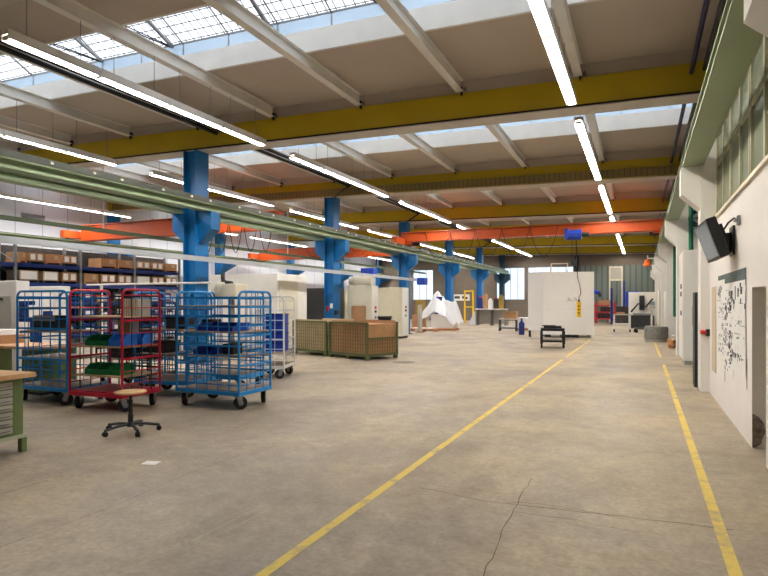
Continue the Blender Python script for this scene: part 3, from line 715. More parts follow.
tag(B(-0.2, 0.2, -0.3, 0.3, 0, 0.14).build('flat_carton', 'machine_beige'), 'flat pale carton lying on the stacked wooden pallets', 'box').location = (1.2, 22.72, 0.281)

# ------------------------------------------------------------------ cage trolleys
def castor(parent, x, y, rz=0.0, top=0.21):
    c = MB().box(-0.05, 0.05, -0.05, 0.05, top-0.02, top).prism([(-0.045, top-0.02), (0.045, top-0.02), (0.05, 0.08), (0.0, 0.06)], 'x', -0.04, -0.03).prism([(-0.045, top-0.02), (0.045, top-0.02), (0.05, 0.08), (0.0, 0.06)], 'x', 0.03, 0.04)
    co = c.build('castor', 'steel_grey', parent); co.location = (x, y, 0); co.rotation_euler = (0, 0, rz)
    MB().cyl((-0.028, 0.03, 0.098), (0.028, 0.03, 0.098), 0.098, 18).build('wheel', 'black_rubber', co, smooth=True)
    MB().cyl((-0.033, 0.03, 0.098), (0.033, 0.03, 0.098), 0.04, 10).build('wheel_hub', 'steel_grey', co)
    return co
def cage_trolley(label, loc, rz, W, D, H, m_, shelves, front=None, back=True, bars=(0.17, 0.2), wood='cart_wood', barm=None, group='wire cage trolleys'):
    """hoops stand at local x = -W/2 and +W/2, running along local y"""
    t_ = thing('cage_trolley', label, 'trolley', loc, rz, group)
    barm = barm or m_
    zb = 0.22
    MB().box(-W/2, W/2, -D/2, D/2, zb-0.01, zb+0.05).build('base_frame', m_, t_, bevel=0.006)
    B(-W/2+0.03, W/2-0.03, -D/2+0.03, D/2-0.03, zb+0.05, zb+0.065).build('deck_board', 'cart_red' if m_ == 'cart_red' else 'cart_deck', t_)
    rr = 0.10
    for x in (-W/2+0.016, W/2-0.016):
        pts = [(x, -D/2+0.016, zb)]
        for k in range(6):
            a = PI - (PI/2)*k/5; pts.append((x, -D/2+0.016+rr+rr*math.cos(a), H-rr+rr*math.sin(a)))
        for k in range(6):
            a = PI/2 - (PI/2)*k/5; pts.append((x, D/2-0.016-rr+rr*math.cos(a), H-rr+rr*math.sin(a)))
        pts.append((x, D/2-0.016, zb))
        hp = MB().tube(pts, 0.019, 8).build('end_hoop', m_, t_, smooth=True)
        g_ = MB(); z = zb+bars[0]
        n = 0
        while z < H-0.06:
            if n % 3 == 2: g_.box(x-0.006, x+0.006, -D/2+0.02, D/2-0.02, z-0.016, z+0.016)
            else: g_.box(x-0.006, x+0.006, -D/2+0.02, D/2-0.02, z-0.007, z+0.007)
            z += bars[0]; n += 1
        g_.build('cross_bars', m_, hp)
        v_ = MB(); nv = max(2, round(D/bars[1]))
        for k in range(1, nv):
            y = -D/2+D*k/nv; v_.box(x-0.005, x+0.005, y-0.005, y+0.005, zb+0.05, H-0.015)
        v_.build('upright_wires', barm, hp)
    for side, on in ((-1, front), (1, back)):
        if not on: continue
        y = side*(D/2-0.02); g_ = MB(); top = H-0.09; z = zb+bars[0]
        n = 0
        while z < top-0.03:
            hh = 0.014 if n % 3 == 1 else 0.007
            g_.box(-W/2+0.02, W/2-0.02, y-0.006, y+0.006, z-hh, z+hh); z += bars[0]; n += 1
        g_.box(-W/2+0.02, W/2-0.02, y-0.012, y+0.012, top-0.015, top+0.015)
        nv = max(2, round(W/bars[1]))
        for k in range(1, nv):
            x = -W/2+W*k/nv; g_.box(x-0.006, x+0.006, y-0.006, y+0.006, zb+0.05, top)
        g_.build('front_grid' if side < 0 else 'back_grid', m_ if side < 0 else barm, t_)
    for z in shelves:
        s_ = B(-W/2+0.035, W/2-0.035, -D/2+0.035, D/2-0.04, z-0.02, z).build('shelf_board', wood, t_)
        MB().box(-W/2+0.03, W/2-0.03, D/2-0.06, D/2-0.04, z-0.045, z-0.02).build('shelf_rail', m_, s_)
    for sx in (-1, 1):
        for sy in (-1, 1): castor(t_, sx*(W/2-0.09), sy*(D/2-0.1), 0.5*sx*sy)
    return t_
cage_trolley('red cage trolley with three shelves of green and blue bins', (-7.325, 6.38, 0), 0.05, 1.05, 0.78, 1.78, 'cart_red', (0.52, 0.95, 1.39), None, True, (0.185, 0.2), 'cart_wood', 'dark_steel')
cage_trolley('blue cage trolley behind the green workbench, its hoop side forward', (-8.62, 6.48, 0), PI/2, 0.78, 1.20, 1.77, 'cart_blue', (0.72, 1.14, 1.52), None, True, (0.16, 0.2), 'cart_deck')
cage_trolley('blue cage trolley with wire front standing out on the floor', (-5.99, 7.27, 0), 0.0, 1.22, 0.82, 1.755, 'cart_blue', (0.79, 1.16, 1.55), True, True, (0.145, 0.2), 'cart_wood')
cage_trolley('blue cage trolley between the red trolley and the wire fronted one', (-7.45, 7.75, 0), 0.1, 1.1, 0.8, 1.77, 'cart_blue', (0.72, 1.14, 1.5), None, True, (0.16, 0.2), 'cart_deck')
cage_trolley('blue cage trolley close behind the wire fronted blue one', (-7.1, 8.68, 0), 0.05, 1.15, 0.8, 1.78, 'cart_blue', (0.75, 1.2), None, True, (0.16, 0.2), 'cart_deck')
wc = cage_trolley('white cage trolley carrying stacked navy crates', (-7.19, 10.42, 0), PI/2+0.33, 0.95, 0.62, 1.72, 'cart_white', (0.55,), None, True, (0.2, 0.2), 'cart_deck')

cage_trolley('black cage trolley behind the red one, seen through its bars', (-8.75, 8.1, 0), 0.1, 1.2, 0.8, 1.6, 'dark_steel', (0.55, 0.95), None, True, (0.17, 0.2), 'cart_deck')
for k, (x, y, z, lab) in enumerate(((-9.0, 8.05, 0.551, 'dark crate on the lower shelf of black trolley, farther from the column'), (-8.5, 8.1, 0.551, 'dark crate on the lower shelf of black trolley, nearer the column'), (-8.8, 8.1, 0.951, 'dark crate on the upper shelf of black trolley'),
                                   (-7.7, 7.72, 0.721, 'dark crate on the lowest shelf of the in between blue trolley'), (-7.3, 7.76, 1.141, 'dark crate on the middle shelf of the in between blue trolley'))):
    q = thing('dark_crate', lab, 'crate', (x, y, z), 0.1, 'dark crates on the rear trolleys')
    B(-0.19, 0.19, -0.2, 0.2, 0, 0.2).build('crate_body', 'dark_stock', q, bevel=0.01); MB().box(-0.2, 0.2, -0.21, -0.195, 0.17, 0.2).box(-0.2, 0.2, 0.195, 0.21, 0.17, 0.2).box(-0.2, -0.185, -0.2, 0.2, 0.171, 0.2).box(0.185, 0.2, -0.2, 0.2, 0.171, 0.2).build('crate_rim', 'black_plastic', q)
wf = thing('white_rail_stand', 'thin white steel rail stand in front of the pallet rack', 'stand', (0, 9.95, 0))
MB().cyl((-12.4, 0, 2.02), (-8.55, 0, 2.02), 0.025, 8).build('top_rail', 'white_steel', wf)
for x in (-11.9, -8.6):
    MB().cyl((x, 0, 0), (x, 0, 2.0), 0.035, 8).build('post', 'white_steel', wf); B(x-0.15, x+0.15, -0.2, 0.2, 0, 0.02).build('foot_plate', 'white_steel', wf)
# open storage bins
bin_proto = {}
def bin_mesh(w, d_, h):
    t_ = 0.008
    mb = MB()
    mb.box(-w/2, w/2, -d_/2, d_/2, 0, t_)
    mb.box(-w/2, w/2, d_/2-t_, d_/2, t_, h)
    mb.box(-w/2, w/2, -d_/2, -d_/2+t_, t_, h*0.45)
    for s in (-1, 1):
        x0, x1 = (-w/2, -w/2+t_) if s < 0 else (w/2-t_, w/2)
        mb.prism([(-d_/2, t_), (d_/2, t_), (d_/2, h), (-d_/2+0.32*d_, h), (-d_/2, h*0.45)], 'x', x0, x1)
    return mb
def storage_bin(label, loc, rz, size, m_, group):
    key = (size, m_)
    if key in bin_proto: return dup(bin_proto[key], loc, rz, label, group=group)
    b_ = thing('storage_bin', label, 'bin', loc, rz, group)
    w, d_, h = size
    bin_mesh(w, d_, h).build('bin_body', m_, b_)
    MB().box(-w/2-0.006, w/2+0.006, -d_/2-0.006, -d_/2+0.012, h*0.42, h*0.48).box(-w/2-0.006, -w/2+0.01, -d_/2+0.32*d_, d_/2+0.006, h-0.012, h+0.002).box(w/2-0.01, w/2+0.006, -d_/2+0.32*d_, d_/2+0.006, h-0.012, h+0.002).build('bin_rim', m_, b_)
    B(-w*0.2, w*0.2, -d_/2-0.009, -d_/2-0.006, h*0.12, h*0.34).build('label_strip', m_, b_)
    bin_proto[key] = b_
    return b_
S1 = (0.21, 0.30, 0.15); S1b = (0.19, 0.30, 0.16)
G1 = 'green bins on the red trolley'
for x, y, z, lab in ((-7.55, 6.25, 0.522, 'green open bin on the lowest shelf of red trolley, first from open end'), (-7.32, 6.26, 0.522, 'green open bin in the middle of the lowest shelf of red trolley'), (-7.09, 6.28, 0.522, 'green open bin on the lowest shelf of red trolley, beside corner post'),
                     (-7.53, 6.24, 0.952, 'green open bin on the middle shelf of red trolley, first from open end'), (-7.30, 6.25, 0.952, 'green open bin on the middle shelf of red trolley, beside the blue bins'), (-7.42, 6.56, 0.952, 'green open bin at the rear of the middle shelf of red trolley')):
    storage_bin(lab, (x, y, z), 0.07, S1 if y < 6.4 else (0.21, 0.22, 0.15), 'bin_green', G1)
storage_bin('bright blue bin nearest the corner post on the red trolley', (-7.04, 6.26, 0.952), 0.07, (0.26, 0.30, 0.17), 'bin_blue', 'blue bins on the red trolley')
storage_bin('bright blue bin by the back grid on the red trolley', (-6.98, 6.56, 0.952), 0.07, (0.22, 0.24, 0.17), 'bin_blue', 'blue bins on the red trolley')
bw = thing('slatted_box', 'beige ribbed box standing on the top shelf of red trolley', 'box', (-7.05, 6.52, 1.391))
MB().box(-0.16, 0.16, -0.12, 0.12, 0, 0.26).build('box_body', 'machine_grey', bw)
for k in range(7): B(-0.15+0.046*k, -0.13+0.046*k, -0.128, -0.12, 0, 0.26).build('slat', 'machine_beige', bw)
bw2 = thing('slatted_box', 'grey beige ribbed box below the top shelf of red trolley', 'box', (-7.26, 6.56, 1.12))
for nm_ in (0,):
    MB().box(-0.13, 0.13, -0.08, 0.08, 0.0, 0.2).build('box_body', 'machine_grey', bw2)
    for k in range(7): B(-0.12+0.037*k, -0.103+0.037*k, -0.088, -0.08, 0, 0.2).build('slat', 'cardboard_pale', bw2)
bw2.location.z = 1.105
S2 = (0.36, 0.5, 0.13)
storage_bin('navy tray on the upper shelf of wire fronted blue trolley, end one', (-5.72, 7.12, 1.162), 0.0, (0.34, 0.4, 0.12), 'bin_navy', 'navy trays on the blue trolley')
storage_bin('navy tray on the upper shelf of wire fronted blue trolley, middle one', (-6.08, 7.12, 1.162), 0.0, (0.34, 0.4, 0.12), 'bin_navy', 'navy trays on the blue trolley')
storage_bin('navy tray on middle shelf of wire fronted blue trolley', (-6.2, 7.2, 0.792), 0.0, (0.34, 0.4, 0.12), 'bin_navy', 'navy trays on the blue trolley')
for k, (x, z, lab) in enumerate(((-5.95, 0.792, 'dark metal case on middle shelf of wire fronted blue trolley'), (-6.35, 1.162, 'dark metal case beside navy trays on blue trolley'))):
    bx = thing('metal_case', lab, 'case', (x+0.1, 7.3, z) if k == 0 else (x, 7.4, z))
    B(-0.1, 0.1, -0.12, 0.12, 0, 0.16).build('case_body', 'dark_stock', bx, bevel=0.01)
    MB().tube([(-0.05, 0, 0.16), (-0.05, 0, 0.19), (0.05, 0, 0.19), (0.05, 0, 0.16)], 0.007, 6).build('case_handle', 'steel_grey', bx)
for k in range(4):
    cr = thing('stacking_crate', 'navy stacking crate on white trolley, %s from the bottom' % ORD[k], 'crate', (-7.19, 10.42, 0.56+0.2*k) if k else (-7.19, 10.42, 0.551), PI/2+0.33, 'navy crates on the white trolley')
    cr.location.z = 0.551+0.201*k
    MB().box(-0.2, 0.2, -0.22, 0.22, 0, 0.01).box(-0.2, 0.2, -0.22, -0.21, 0.01, 0.19).box(-0.2, 0.2, 0.21, 0.22, 0.01, 0.19).box(-0.2, -0.19, -0.21, 0.21, 0.01, 0.19).box(0.19, 0.2, -0.21, 0.21, 0.01, 0.19).build('crate_body', 'bin_navy', cr)
    MB().box(-0.21, 0.21, -0.23, -0.22, 0.165, 0.195).box(-0.21, 0.21, 0.22, 0.23, 0.165, 0.195).box(-0.21, -0.2, -0.23, 0.23, 0.165, 0.195).box(0.2, 0.21, -0.23, 0.23, 0.165, 0.195).build('crate_rim', 'navy', cr)
ms = thing('monitor_case', 'dark grey box on the upper shelf of bench side blue trolley', 'box', (-8.86, 6.45, 1.141))
B(-0.27, 0.27, -0.14, 0.14, 0, 0.24).build('case_body', 'dark_stock', ms, bevel=0.01)
B(-0.27, 0.27, -0.142, -0.14, 0.15, 0.24).build('case_band', 'machine_grey', ms)
js = thing('jig_stand', 'navy steel stand with square post behind bench side blue trolley', 'stand', (-11.05, 7.7, 0))
B(-0.3, 0.3, -0.2, 0.2, 0, 0.05).build('foot', 'navy', js); B(-0.07, 0.07, -0.07, 0.07, 0.05, 1.2).build('post', 'navy', js)
MB().box(-0.42, 0.42, -0.06, 0.06, 1.2, 1.28).box(-0.42, -0.32, -0.06, 0.06, 1.28, 1.62).box(0.3, 0.42, -0.06, 0.06, 1.28, 1.42).box(-0.32, -0.1, -0.06, 0.06, 1.54, 1.62).build('fork', 'navy', js)

# stool
st = thing('work_stool', 'low stool with round wooden seat and black five star base', 'stool', (-5.74, 5.22, 0), 0.2)
MB().lathe([(0.155, 0.475), (0.18, 0.482), (0.188, 0.495), (0.18, 0.505), (0.1, 0.507)], n=28).build('seat', 'seat_wood', st, smooth=True)
MB().cyl((0, 0, 0.2), (0, 0, 0.40), 0.026, 14).cyl((0, 0, 0.09), (0, 0, 0.22), 0.032, 14).lathe([(0.07, 0.465), (0.07, 0.476)], n=14).cyl((0, 0, 0.4), (0, 0, 0.47), 0.018, 10).build('gas_column', 'black_plastic', st, smooth=True)
MB().lathe([(0.045, 0.07), (0.045, 0.12), (0.03, 0.13)], n=14).build('base_hub', 'dark_steel', st)
for k in range(5):
    a = 2*PI*k/5 + 0.55
    l = MB().tube([(0.03*math.cos(a), 0.03*math.sin(a), 0.10), (0.17*math.cos(a), 0.17*math.sin(a), 0.095), (0.33*math.cos(a), 0.33*math.sin(a), 0.07)], 0.018, 6).build('leg', 'dark_steel', st)
    cx, cy2 = 0.325*math.cos(a), 0.325*math.sin(a)
    MB().cyl((cx-0.022*math.sin(a), cy2+0.022*math.cos(a), 0.03), (cx+0.022*math.sin(a), cy2-0.022*math.cos(a), 0.03), 0.03, 12).cyl((cx, cy2, 0.03), (cx, cy2, 0.08), 0.01, 6).build('wheel', 'black_rubber', l)

# workbenches
wb = thing('workbench', 'green workbench with thick wooden top and grey drawers, nearest the camera', 'workbench', (-5.93, 4.14, 0), 0.07)
B(-1.0, 0.0, -1.9, 0.0, 0.80, 0.85).build('bench_top', 'bench_wood', wb, bevel=0.004)
B(-0.92, -0.12, -1.75, -0.06, 0.19, 0.80).build('cabinet_body', 'bench_green', wb)
MB().box(-0.95, -0.09, -1.8, -0.03, 0.155, 0.19).build('bottom_rail', 'bench_rail', wb)
for k in range(7):
    dr = B(-0.119, -0.105, -1.0, -0.19, 0.225+0.078*k, 0.29+0.078*k).build('drawer', 'machine_grey', wb)
    B(-0.104, -0.092, -0.95, -0.22, 0.245+0.078*k, 0.258+0.078*k).build('drawer_handle', 'steel_grey', dr)
for y in (-1.7, -0.06):
    for x in (-0.9, -0.13): B(x-0.03, x+0.03, y-0.03, y+0.03, 0.0, 0.155).build('leg', 'bench_green', wb)
for y in (-1.6, -0.25): MB().cyl((-0.38, y, 0.075), (-0.32, y, 0.075), 0.075, 14).box(-0.40, -0.30, y-0.05, y+0.05, 0.08, 0.155).build('castor', 'black_rubber', wb)
wb2 = thing('workbench', 'green workbench with wooden top behind the blue trolley', 'workbench', (-10.5, 6.95, 0), 0)
B(-1.2, 1.2, -0.4, 0.4, 0.78, 0.83).build('bench_top', 'bench_wood', wb2, bevel=0.004)
for s in (-1, 1):
    q = B(s*0.9-0.25, s*0.9+0.25, -0.34, 0.34, 0.05, 0.78).build('pedestal', 'bench_green', wb2)
    for k in range(3): B(s*0.9-0.2, s*0.9+0.2, -0.36, -0.34, 0.12+0.22*k, 0.31+0.22*k).build('drawer', 'green_dark', q)
    B(s*0.9-0.25, s*0.9+0.25, -0.3, 0.3, 0, 0.05).build('foot', 'dark_steel', wb2)
cs = thing('tool_case', 'black flat tool case lying on the nearest green workbench', 'case', (-6.43, 3.78, 0.851), 0.1)
B(-0.2, 0.2, -0.15, 0.15, 0, 0.07).build('case_body', 'black_plastic', cs, bevel=0.01)
B(-0.2, 0.2, -0.15, 0.15, 0.071, 0.09).build('case_lid', 'machine_grey', cs)
tr = thing('wooden_crate', 'low brown wooden box standing on the rear workbench', 'box', (-11.0, 6.98, 0.831))
B(-0.3, 0.3, -0.25, 0.25, 0, 0.16).build('box_body', 'cardboard', tr); B(-0.31, 0.31, -0.26, 0.26, 0.16, 0.25).build('box_lid', 'label_white', tr)

# white machine cabinet beside the trolleys
mc = thing('machine_cabinet', 'grey and white machine cabinet beyond the rear workbench', 'machine', (-12.9, 8.0, 0))
B(-1.3, 1.02, -0.15, 0.15, 0.08, 2.05).build('body', 'machine_white', mc, bevel=0.02)
B(-1.2, 0.86, -0.18, -0.151, 0.35, 1.72).build('front_panel', 'machine_grey', mc)
MB().cyl((0.62, -0.18, 1.66), (0.62, -0.22, 1.66), 0.03, 10).build('panel_knob', 'dark_steel', mc)
B(-1.2, 0.95, -0.12, 0.12, 0, 0.08).build('plinth', 'dark_steel', mc)
me_ = thing('machine_enclosure', 'white machine enclosure behind the bench side blue trolley', 'machine', (-13.4, 9.5, 0))
B(-0.9, 0.82, -0.15, 0.15, 0.06, 1.98).build('body', 'machine_white', me_, bevel=0.02)
B(-0.8, 0.6, -0.16, -0.151, 0.4, 1.8).build('door', 'box_white', me_); B(-0.8, 0.75, -0.12, 0.12, 0, 0.06).build('plinth', 'dark_steel', me_)
# big white enclosure behind the trolleys
en = thing('white_enclosure', 'large white machine enclosure behind the trolleys', 'machine', (-12.03, 16.4, 0))
B(-1.45, 1.38, -0.9, 0.9, 0.05, 2.52).build('body', 'machine_white', en, bevel=0.015)
B(-1.4, 1.33, -0.85, 0.85, 0, 0.05).build('plinth', 'dark_steel', en)
B(1.381, 1.395, -0.8, 0.3, 0.3, 2.3).build('side_door', 'machine_beige', en)
# drill press
dp = thing('column_drill', 'beige column drill with black head in front of white enclosure', 'machine', (-10.42, 12.85, 0))
B(-0.3, 0.3, -0.35, 0.35, 0, 0.12).build('foot', 'machine_grey', dp); MB().cyl((0, 0.1, 0.12), (0, 0.1, 1.75), 0.09, 14).build('pillar', 'steel_grey', dp)
B(-0.3, 0.3, -0.3, 0.3, 0.85, 0.92).build('table', 'steel_grey', dp)
MB().cyl((-0.32, 0, 1.92), (-0.1, 0, 1.92), 0.24, 16).build('belt_cover', 'machine_beige', dp, smooth=True)
B(-0.1, 0.4, -0.22, 0.3, 1.72, 2.1).build('head', 'machine_beige', dp, bevel=0.03)
MB().tube([(-0.3, 0.1, 2.38), (-0.25, 0.05, 2.2), (-0.1, 0.0, 2.14), (0.1, 0.0, 2.12)], 0.06, 8).build('motor_hose', 'black_plastic', dp)
MB().tube([(0.3, -0.25, 1.75), (0.4, -0.32, 1.5)], 0.012, 6).build('feed_lever', 'dark_steel', dp)

# ------------------------------------------------------------------ mesh crates on the floor
def mesh_crate(label, loc, rz, W, D, H):
    c = thing('mesh_crate', label, 'crate', loc, rz, 'olive mesh crates')
    for x in (-W/2+0.06, 0, W/2-0.06):
        for y in (-D/2+0.06, D/2-0.06): B(x-0.05, x+0.05, y-0.05, y+0.05, 0, 0.09).build('foot', 'mesh_olive', c)
    MB().box(-W/2, W/2, -D/2, D/2, 0.09, 0.13).build('base', 'mesh_olive', c)
    for x in (-W/2+0.025, W/2-0.025):
        for y in (-D/2+0.025, D/2-0.025): B(x-0.025, x+0.025, y-0.025, y+0.025, 0.13, H).build('corner_post', 'mesh_olive', c)
    def panel(name, ax, pos, L, z0, z1):
        g_ = MB()
        def bar(a0, a1, b0, b1, th=0.006):
            if ax == 'y': g_.box(a0, a1, pos-th, pos+th, b0, b1)
            else: g_.box(pos-th, pos+th, a0, a1, b0, b1)
        bar(-L/2+0.03, L/2-0.03, z1-0.04, z1, 0.014); bar(-L/2+0.03, L/2-0.03, z0, z0+0.04, 0.014)
        k = -L/2+0.12
        while k < L/2-0.06: bar(k-0.004, k+0.004, z0, z1); k += 0.1
        k = z0+0.1
        while k < z1-0.04: bar(-L/2+0.03, L/2-0.03, k-0.004, k+0.004); k += 0.1
        g_.build(name, 'mesh_olive', c)
    panel('front_panel', 'y', -D/2+0.02, W, 0.13, H); panel('back_panel', 'y', D/2-0.02, W, 0.13, H)
    panel('side_panel', 'x', -W/2+0.02, D, 0.13, H); panel('side_panel', 'x', W/2-0.02, D, 0.13, H*0.6)
    return c
a0 = math.radians(-20); ca, sa = math.cos(a0), math.sin(a0)
def crate_at(cx, cy_, W, D):  # front right corner -> centre
    return (cx - ca*W/2 - sa*D/2, cy_ - sa*W/2 + ca*D/2, 0)
W1, D1, H1 = 1.62, 1.25, 1.03
c1 = crate_at(-6.8, 14.15, W1, D1); c2 = crate_at(-6.8-ca*1.72, 14.15-sa*1.72, W1, D1)
mesh_crate('olive mesh crate at the open floor, filled with cardboard', c1, a0, W1, D1, H1)
mesh_crate('olive mesh crate behind the white trolley, filled with cardboard', c2, a0, W1, D1, H1)
for loc, lab, m_ in ((c1, 'brown cardboard load inside the mesh crate at open floor', 'cardboard'), (c2, 'pale cardboard load inside the mesh crate behind white trolley', 'cardboard_pale')):
    cb = thing('cardboard_load', lab, 'box', (loc[0], loc[1], 0.131), a0)
    B(-W1/2+0.06, W1/2-0.06, -D1/2+0.06, D1/2-0.06, 0, 0.85).build('carton', m_, cb)
    for s in (-1, 1): B(-W1/2+0.06, W1/2-0.06, s*(D1/2-0.075)-0.012, s*(D1/2-0.075)+0.012, 0.851, 0.94).build('flap', m_, cb)
tk = thing('bucket', 'black round bucket standing behind the mesh crates', 'bucket', (-8.7, 19.6, 0))
B(-0.35, 0.35, -0.3, 0.3, 0, 0.75).build('stand', 'machine_grey', tk)
MB().lathe([(0.2, 0.75), (0.26, 1.0), (0.28, 1.06), (0.26, 1.08)], n=18).build('tub', 'black_plastic', tk)

# cabinets by the columns
cabinet('control_cabinet', 'beige control cabinet with white switch door behind mesh crates', -11.2+0.65, -9.5, 20.15, 20.75, 2.24, 'machine_beige', 'machine_white', 0.1, 'x')
cabinet('control_cabinet', 'beige control cabinet with white switch door beyond the black bucket', -11.3, -9.52, 23.3, 24.05, 2.24, 'machine_beige', 'machine_white', 0.1, 'x')
cabinet('machine_housing', 'wide beige machine housing between the two control cabinets', -12.6, -11.2, 21.2, 22.9, 2.1, 'machine_beige', 'machine_beige', 0.1, 'y')
cabinet('dark_opening', 'black box in place of a dark opening behind the second blue column', -13.6, -11.1, 19.85, 20.9, 2.15, 'black_plastic', 'dark_steel', 0.1, 'y')  # black box added to give the darkness of an opening
tk2 = thing('pressure_tank', 'rounded beige tank lying on top of the beige control cabinet', 'tank', (-10.1, 20.45, 2.24))
MB().tube([(-0.48, 0, 0.2), (-0.44, 0, 0.2), (-0.36, 0, 0.2), (0.40, 0, 0.2), (0.48, 0, 0.2)], 0.17, 16).build('tank_shell', 'machine_beige', tk2, smooth=True)
for x in (-0.3, 0.3): B(x-0.05, x+0.05, -0.15, 0.15, 0.0, 0.06).build('saddle', 'machine_grey', tk2)
cb = thing('cardboard_sheet', 'orange brown cardboard sheet leaning on the beige control cabinet', 'cardboard', (-10.02, 20.06, 0.0))
B(-0.3, 0.3, -0.02, 0.02, 0.0, 1.45).build('sheet', 'cardboard', cb)
# tools hung on second column
for k, (x, z, m_, lab) in enumerate(((-0.1, 1.35, 'red_paint', 'small red box fixed to the second blue column'), (0.1, 1.45, 'label_white', 'small white notice fixed to the second blue column'), (0.22, 1.2, 'dark_steel', 'dark tool holder fixed to the second blue column'))):
    if k < 2: tag(B(-0.06, 0.06, -0.04, -0.001, -0.09, 0.09).build('column_fitting', m_), lab, 'fitting').location = (COLX+x-0.04, CY[3]-0.13, z)
    else: tag(B(0.001, 0.1, -0.1, 0.1, -0.08, 0.08).build('column_fitting', m_), lab, 'fitting').location = (COLX+0.2, CY[3]-0.1, z)

# ------------------------------------------------------------------ pallet rack with boxes
RXF = -20.4; RD = 1.0
rk = thing('pallet_rack', 'long pallet rack with grey uprights and dark blue beams', 'rack', (RXF, 0, 0))
UY = [10.8, 13.48, 16.1, 18.79, 21.5]; LV = [0.35, 1.0, 1.62, 2.32, 3.02]
for y in UY:
    u = MB()
    for x in (-0.04, -RD+0.04): u.box(x-0.04, x+0.04, y-0.05, y+0.05, 0, 3.75)
    for k in range(6): u.tube([(-0.06, y, 0.3+0.55*k), (-RD+0.06, y, 0.7+0.55*k)], 0.018, 4)
    u.build('upright_frame', 'rack_grey', rk)
for i in range(len(UY)-1):
    for z in LV:
        B(-0.05, 0.01, UY[i]+0.05, UY[i+1]-0.05, z-0.14, z).build('shelf_beam', 'rack_blue', rk)
        B(-RD-0.01, -RD+0.05, UY[i]+0.05, UY[i+1]-0.05, z-0.14, z).build('shelf_beam', 'rack_blue', rk)
        B(-RD+0.05, -0.05, UY[i]+0.06, UY[i+1]-0.06, z-0.03, z).build('shelf_deck', 'dark_steel', rk)
B(-RD-0.06, -RD-0.03, UY[0], UY[-1], 0.1, 3.7).build('dark_back_sheet', 'dark_stock', rk)  # solid dark sheet closing the rear of the rack
def rack_box(y0, y1, z, h, kind, label, group):
    w = y1-y0
    b_ = thing('storage_box', label, 'box', (RXF-0.42, (y0+y1)/2, z+0.001), 0, group)
    MB().box(-0.38, 0.38, -w/2, w/2, 0.07, 0.09).box(-0.38, 0.38, -w/2, -w/2+0.08, 0, 0.07).box(-0.38, 0.38, w/2-0.08, w/2, 0, 0.07).build('pallet_base', 'dark_stock' if kind != 'card' else 'pallet_wood', b_)
    B(-0.36, 0.36, -w/2+0.02, w/2-0.02, 0.09, h).build('carton', 'cardboard' if kind != 'white' else 'cardboard_pale', b_)
    if kind == 'white': B(0.361, 0.366, -w/2+0.07, w/2-0.07, 0.12, h-0.03).build('label_sheet', 'label_white', b_)
    elif kind == 'tag':
        for s in (-1, 1): B(0.361, 0.366, s*w*0.24-w*0.15, s*w*0.24+w*0.15, 0.14, h-0.05).build('label_sheet', 'label_white', b_)
    elif kind == 'card': B(0.361, 0.366, w*0.05, w*0.3, 0.2, h-0.05).build('label_sheet', 'cardboard_pale', b_)
    return b_
U = [(13.6, 13.92, 'card'), (14.0, 14.58, 'tag'), (14.63, 15.3, 'card'), (15.36, 15.98, 'tag'), (17.05, 17.85, 'card'), (17.9, 18.7, 'card'), (18.93, 19.72, 'tag'), (19.8, 20.5, 'tag'), (20.6, 21.38, 'card')]
Lw = [(13.63, 14.38, 'white'), (14.53, 15.19, 'white'), (15.3, 15.98, 'tag'), (16.28, 16.99, 'card'), (17.08, 17.83, 'tag'), (17.92, 18.68, 'tag'), (18.93, 19.72, 'white'), (19.82, 20.55, 'tag'), (20.65, 21.38, 'tag')]
for i, (a, b_, k) in enumerate(U): rack_box(a, b_, LV[4], 0.40, k, 'cardboard box on the top shelf of the rack, %s along from the camera' % ORD[i], 'boxes on the top rack shelf')
for i, (a, b_, k) in enumerate(Lw): rack_box(a, b_, LV[3], 0.44, k, 'cardboard box on the second rack shelf from top, %s along from the camera' % ORD[i], 'boxes on the second rack shelf')
rr_ = random.Random(5)
for li, z in ((2, 1.62), (1, 1.0), (0, 0.35)):
    for bi in range(4):
        y = UY[bi]+0.15; k = 0
        while y < UY[bi+1]-0.75:
            w = rr_.uniform(0.45, 0.7); h = rr_.uniform(0.25, 0.42)
            m_ = rr_.choice(['dark_stock', 'purple_stock', 'label_white', 'navy', 'cardboard', 'machine_grey'])
            b_ = thing('stock_crate', '%s stock crate on the %s low rack shelf, %s rack bay' % ({'dark_stock': 'dark', 'purple_stock': 'purple', 'label_white': 'white', 'navy': 'navy', 'cardboard': 'brown', 'machine_grey': 'grey'}[m_] + ' ' + ORD[k], ['lowest', 'middle', 'upper'][li], ORD[bi]), 'crate', (RXF-0.42, y+w/2, z+0.001), 0, 'stock crates on the low rack shelves')
            B(-0.36, 0.36, -w/2, w/2, 0, h).build('crate_body', m_, b_, bevel=0.01)
            B(0.361, 0.37, -w*0.3, w*0.3, h*0.3, h*0.7).build('label_sheet', 'label_white' if m_ != 'label_white' else 'purple_stock', b_)
            y += w+rr_.uniform(0.08, 0.3); k += 1
vg = thing('vent_grille', 'grey louvred vent grille high on the white panelled wall', 'vent', (XL, 15.7, 5.05))
MB().box(0.001, 0.04, -0.5, 0.5, -0.14, 0.14).build('grille_frame', 'steel_grey', vg)
for k in range(5): B(0.041, 0.05, -0.46, 0.46, -0.12+0.05*k, -0.095+0.05*k).build('louvre_blade', 'dark_steel', vg)
vg2 = dup(vg, (XL, 25.0, 4.85), 0, 'grey louvred vent grille farther along the white panelled wall')

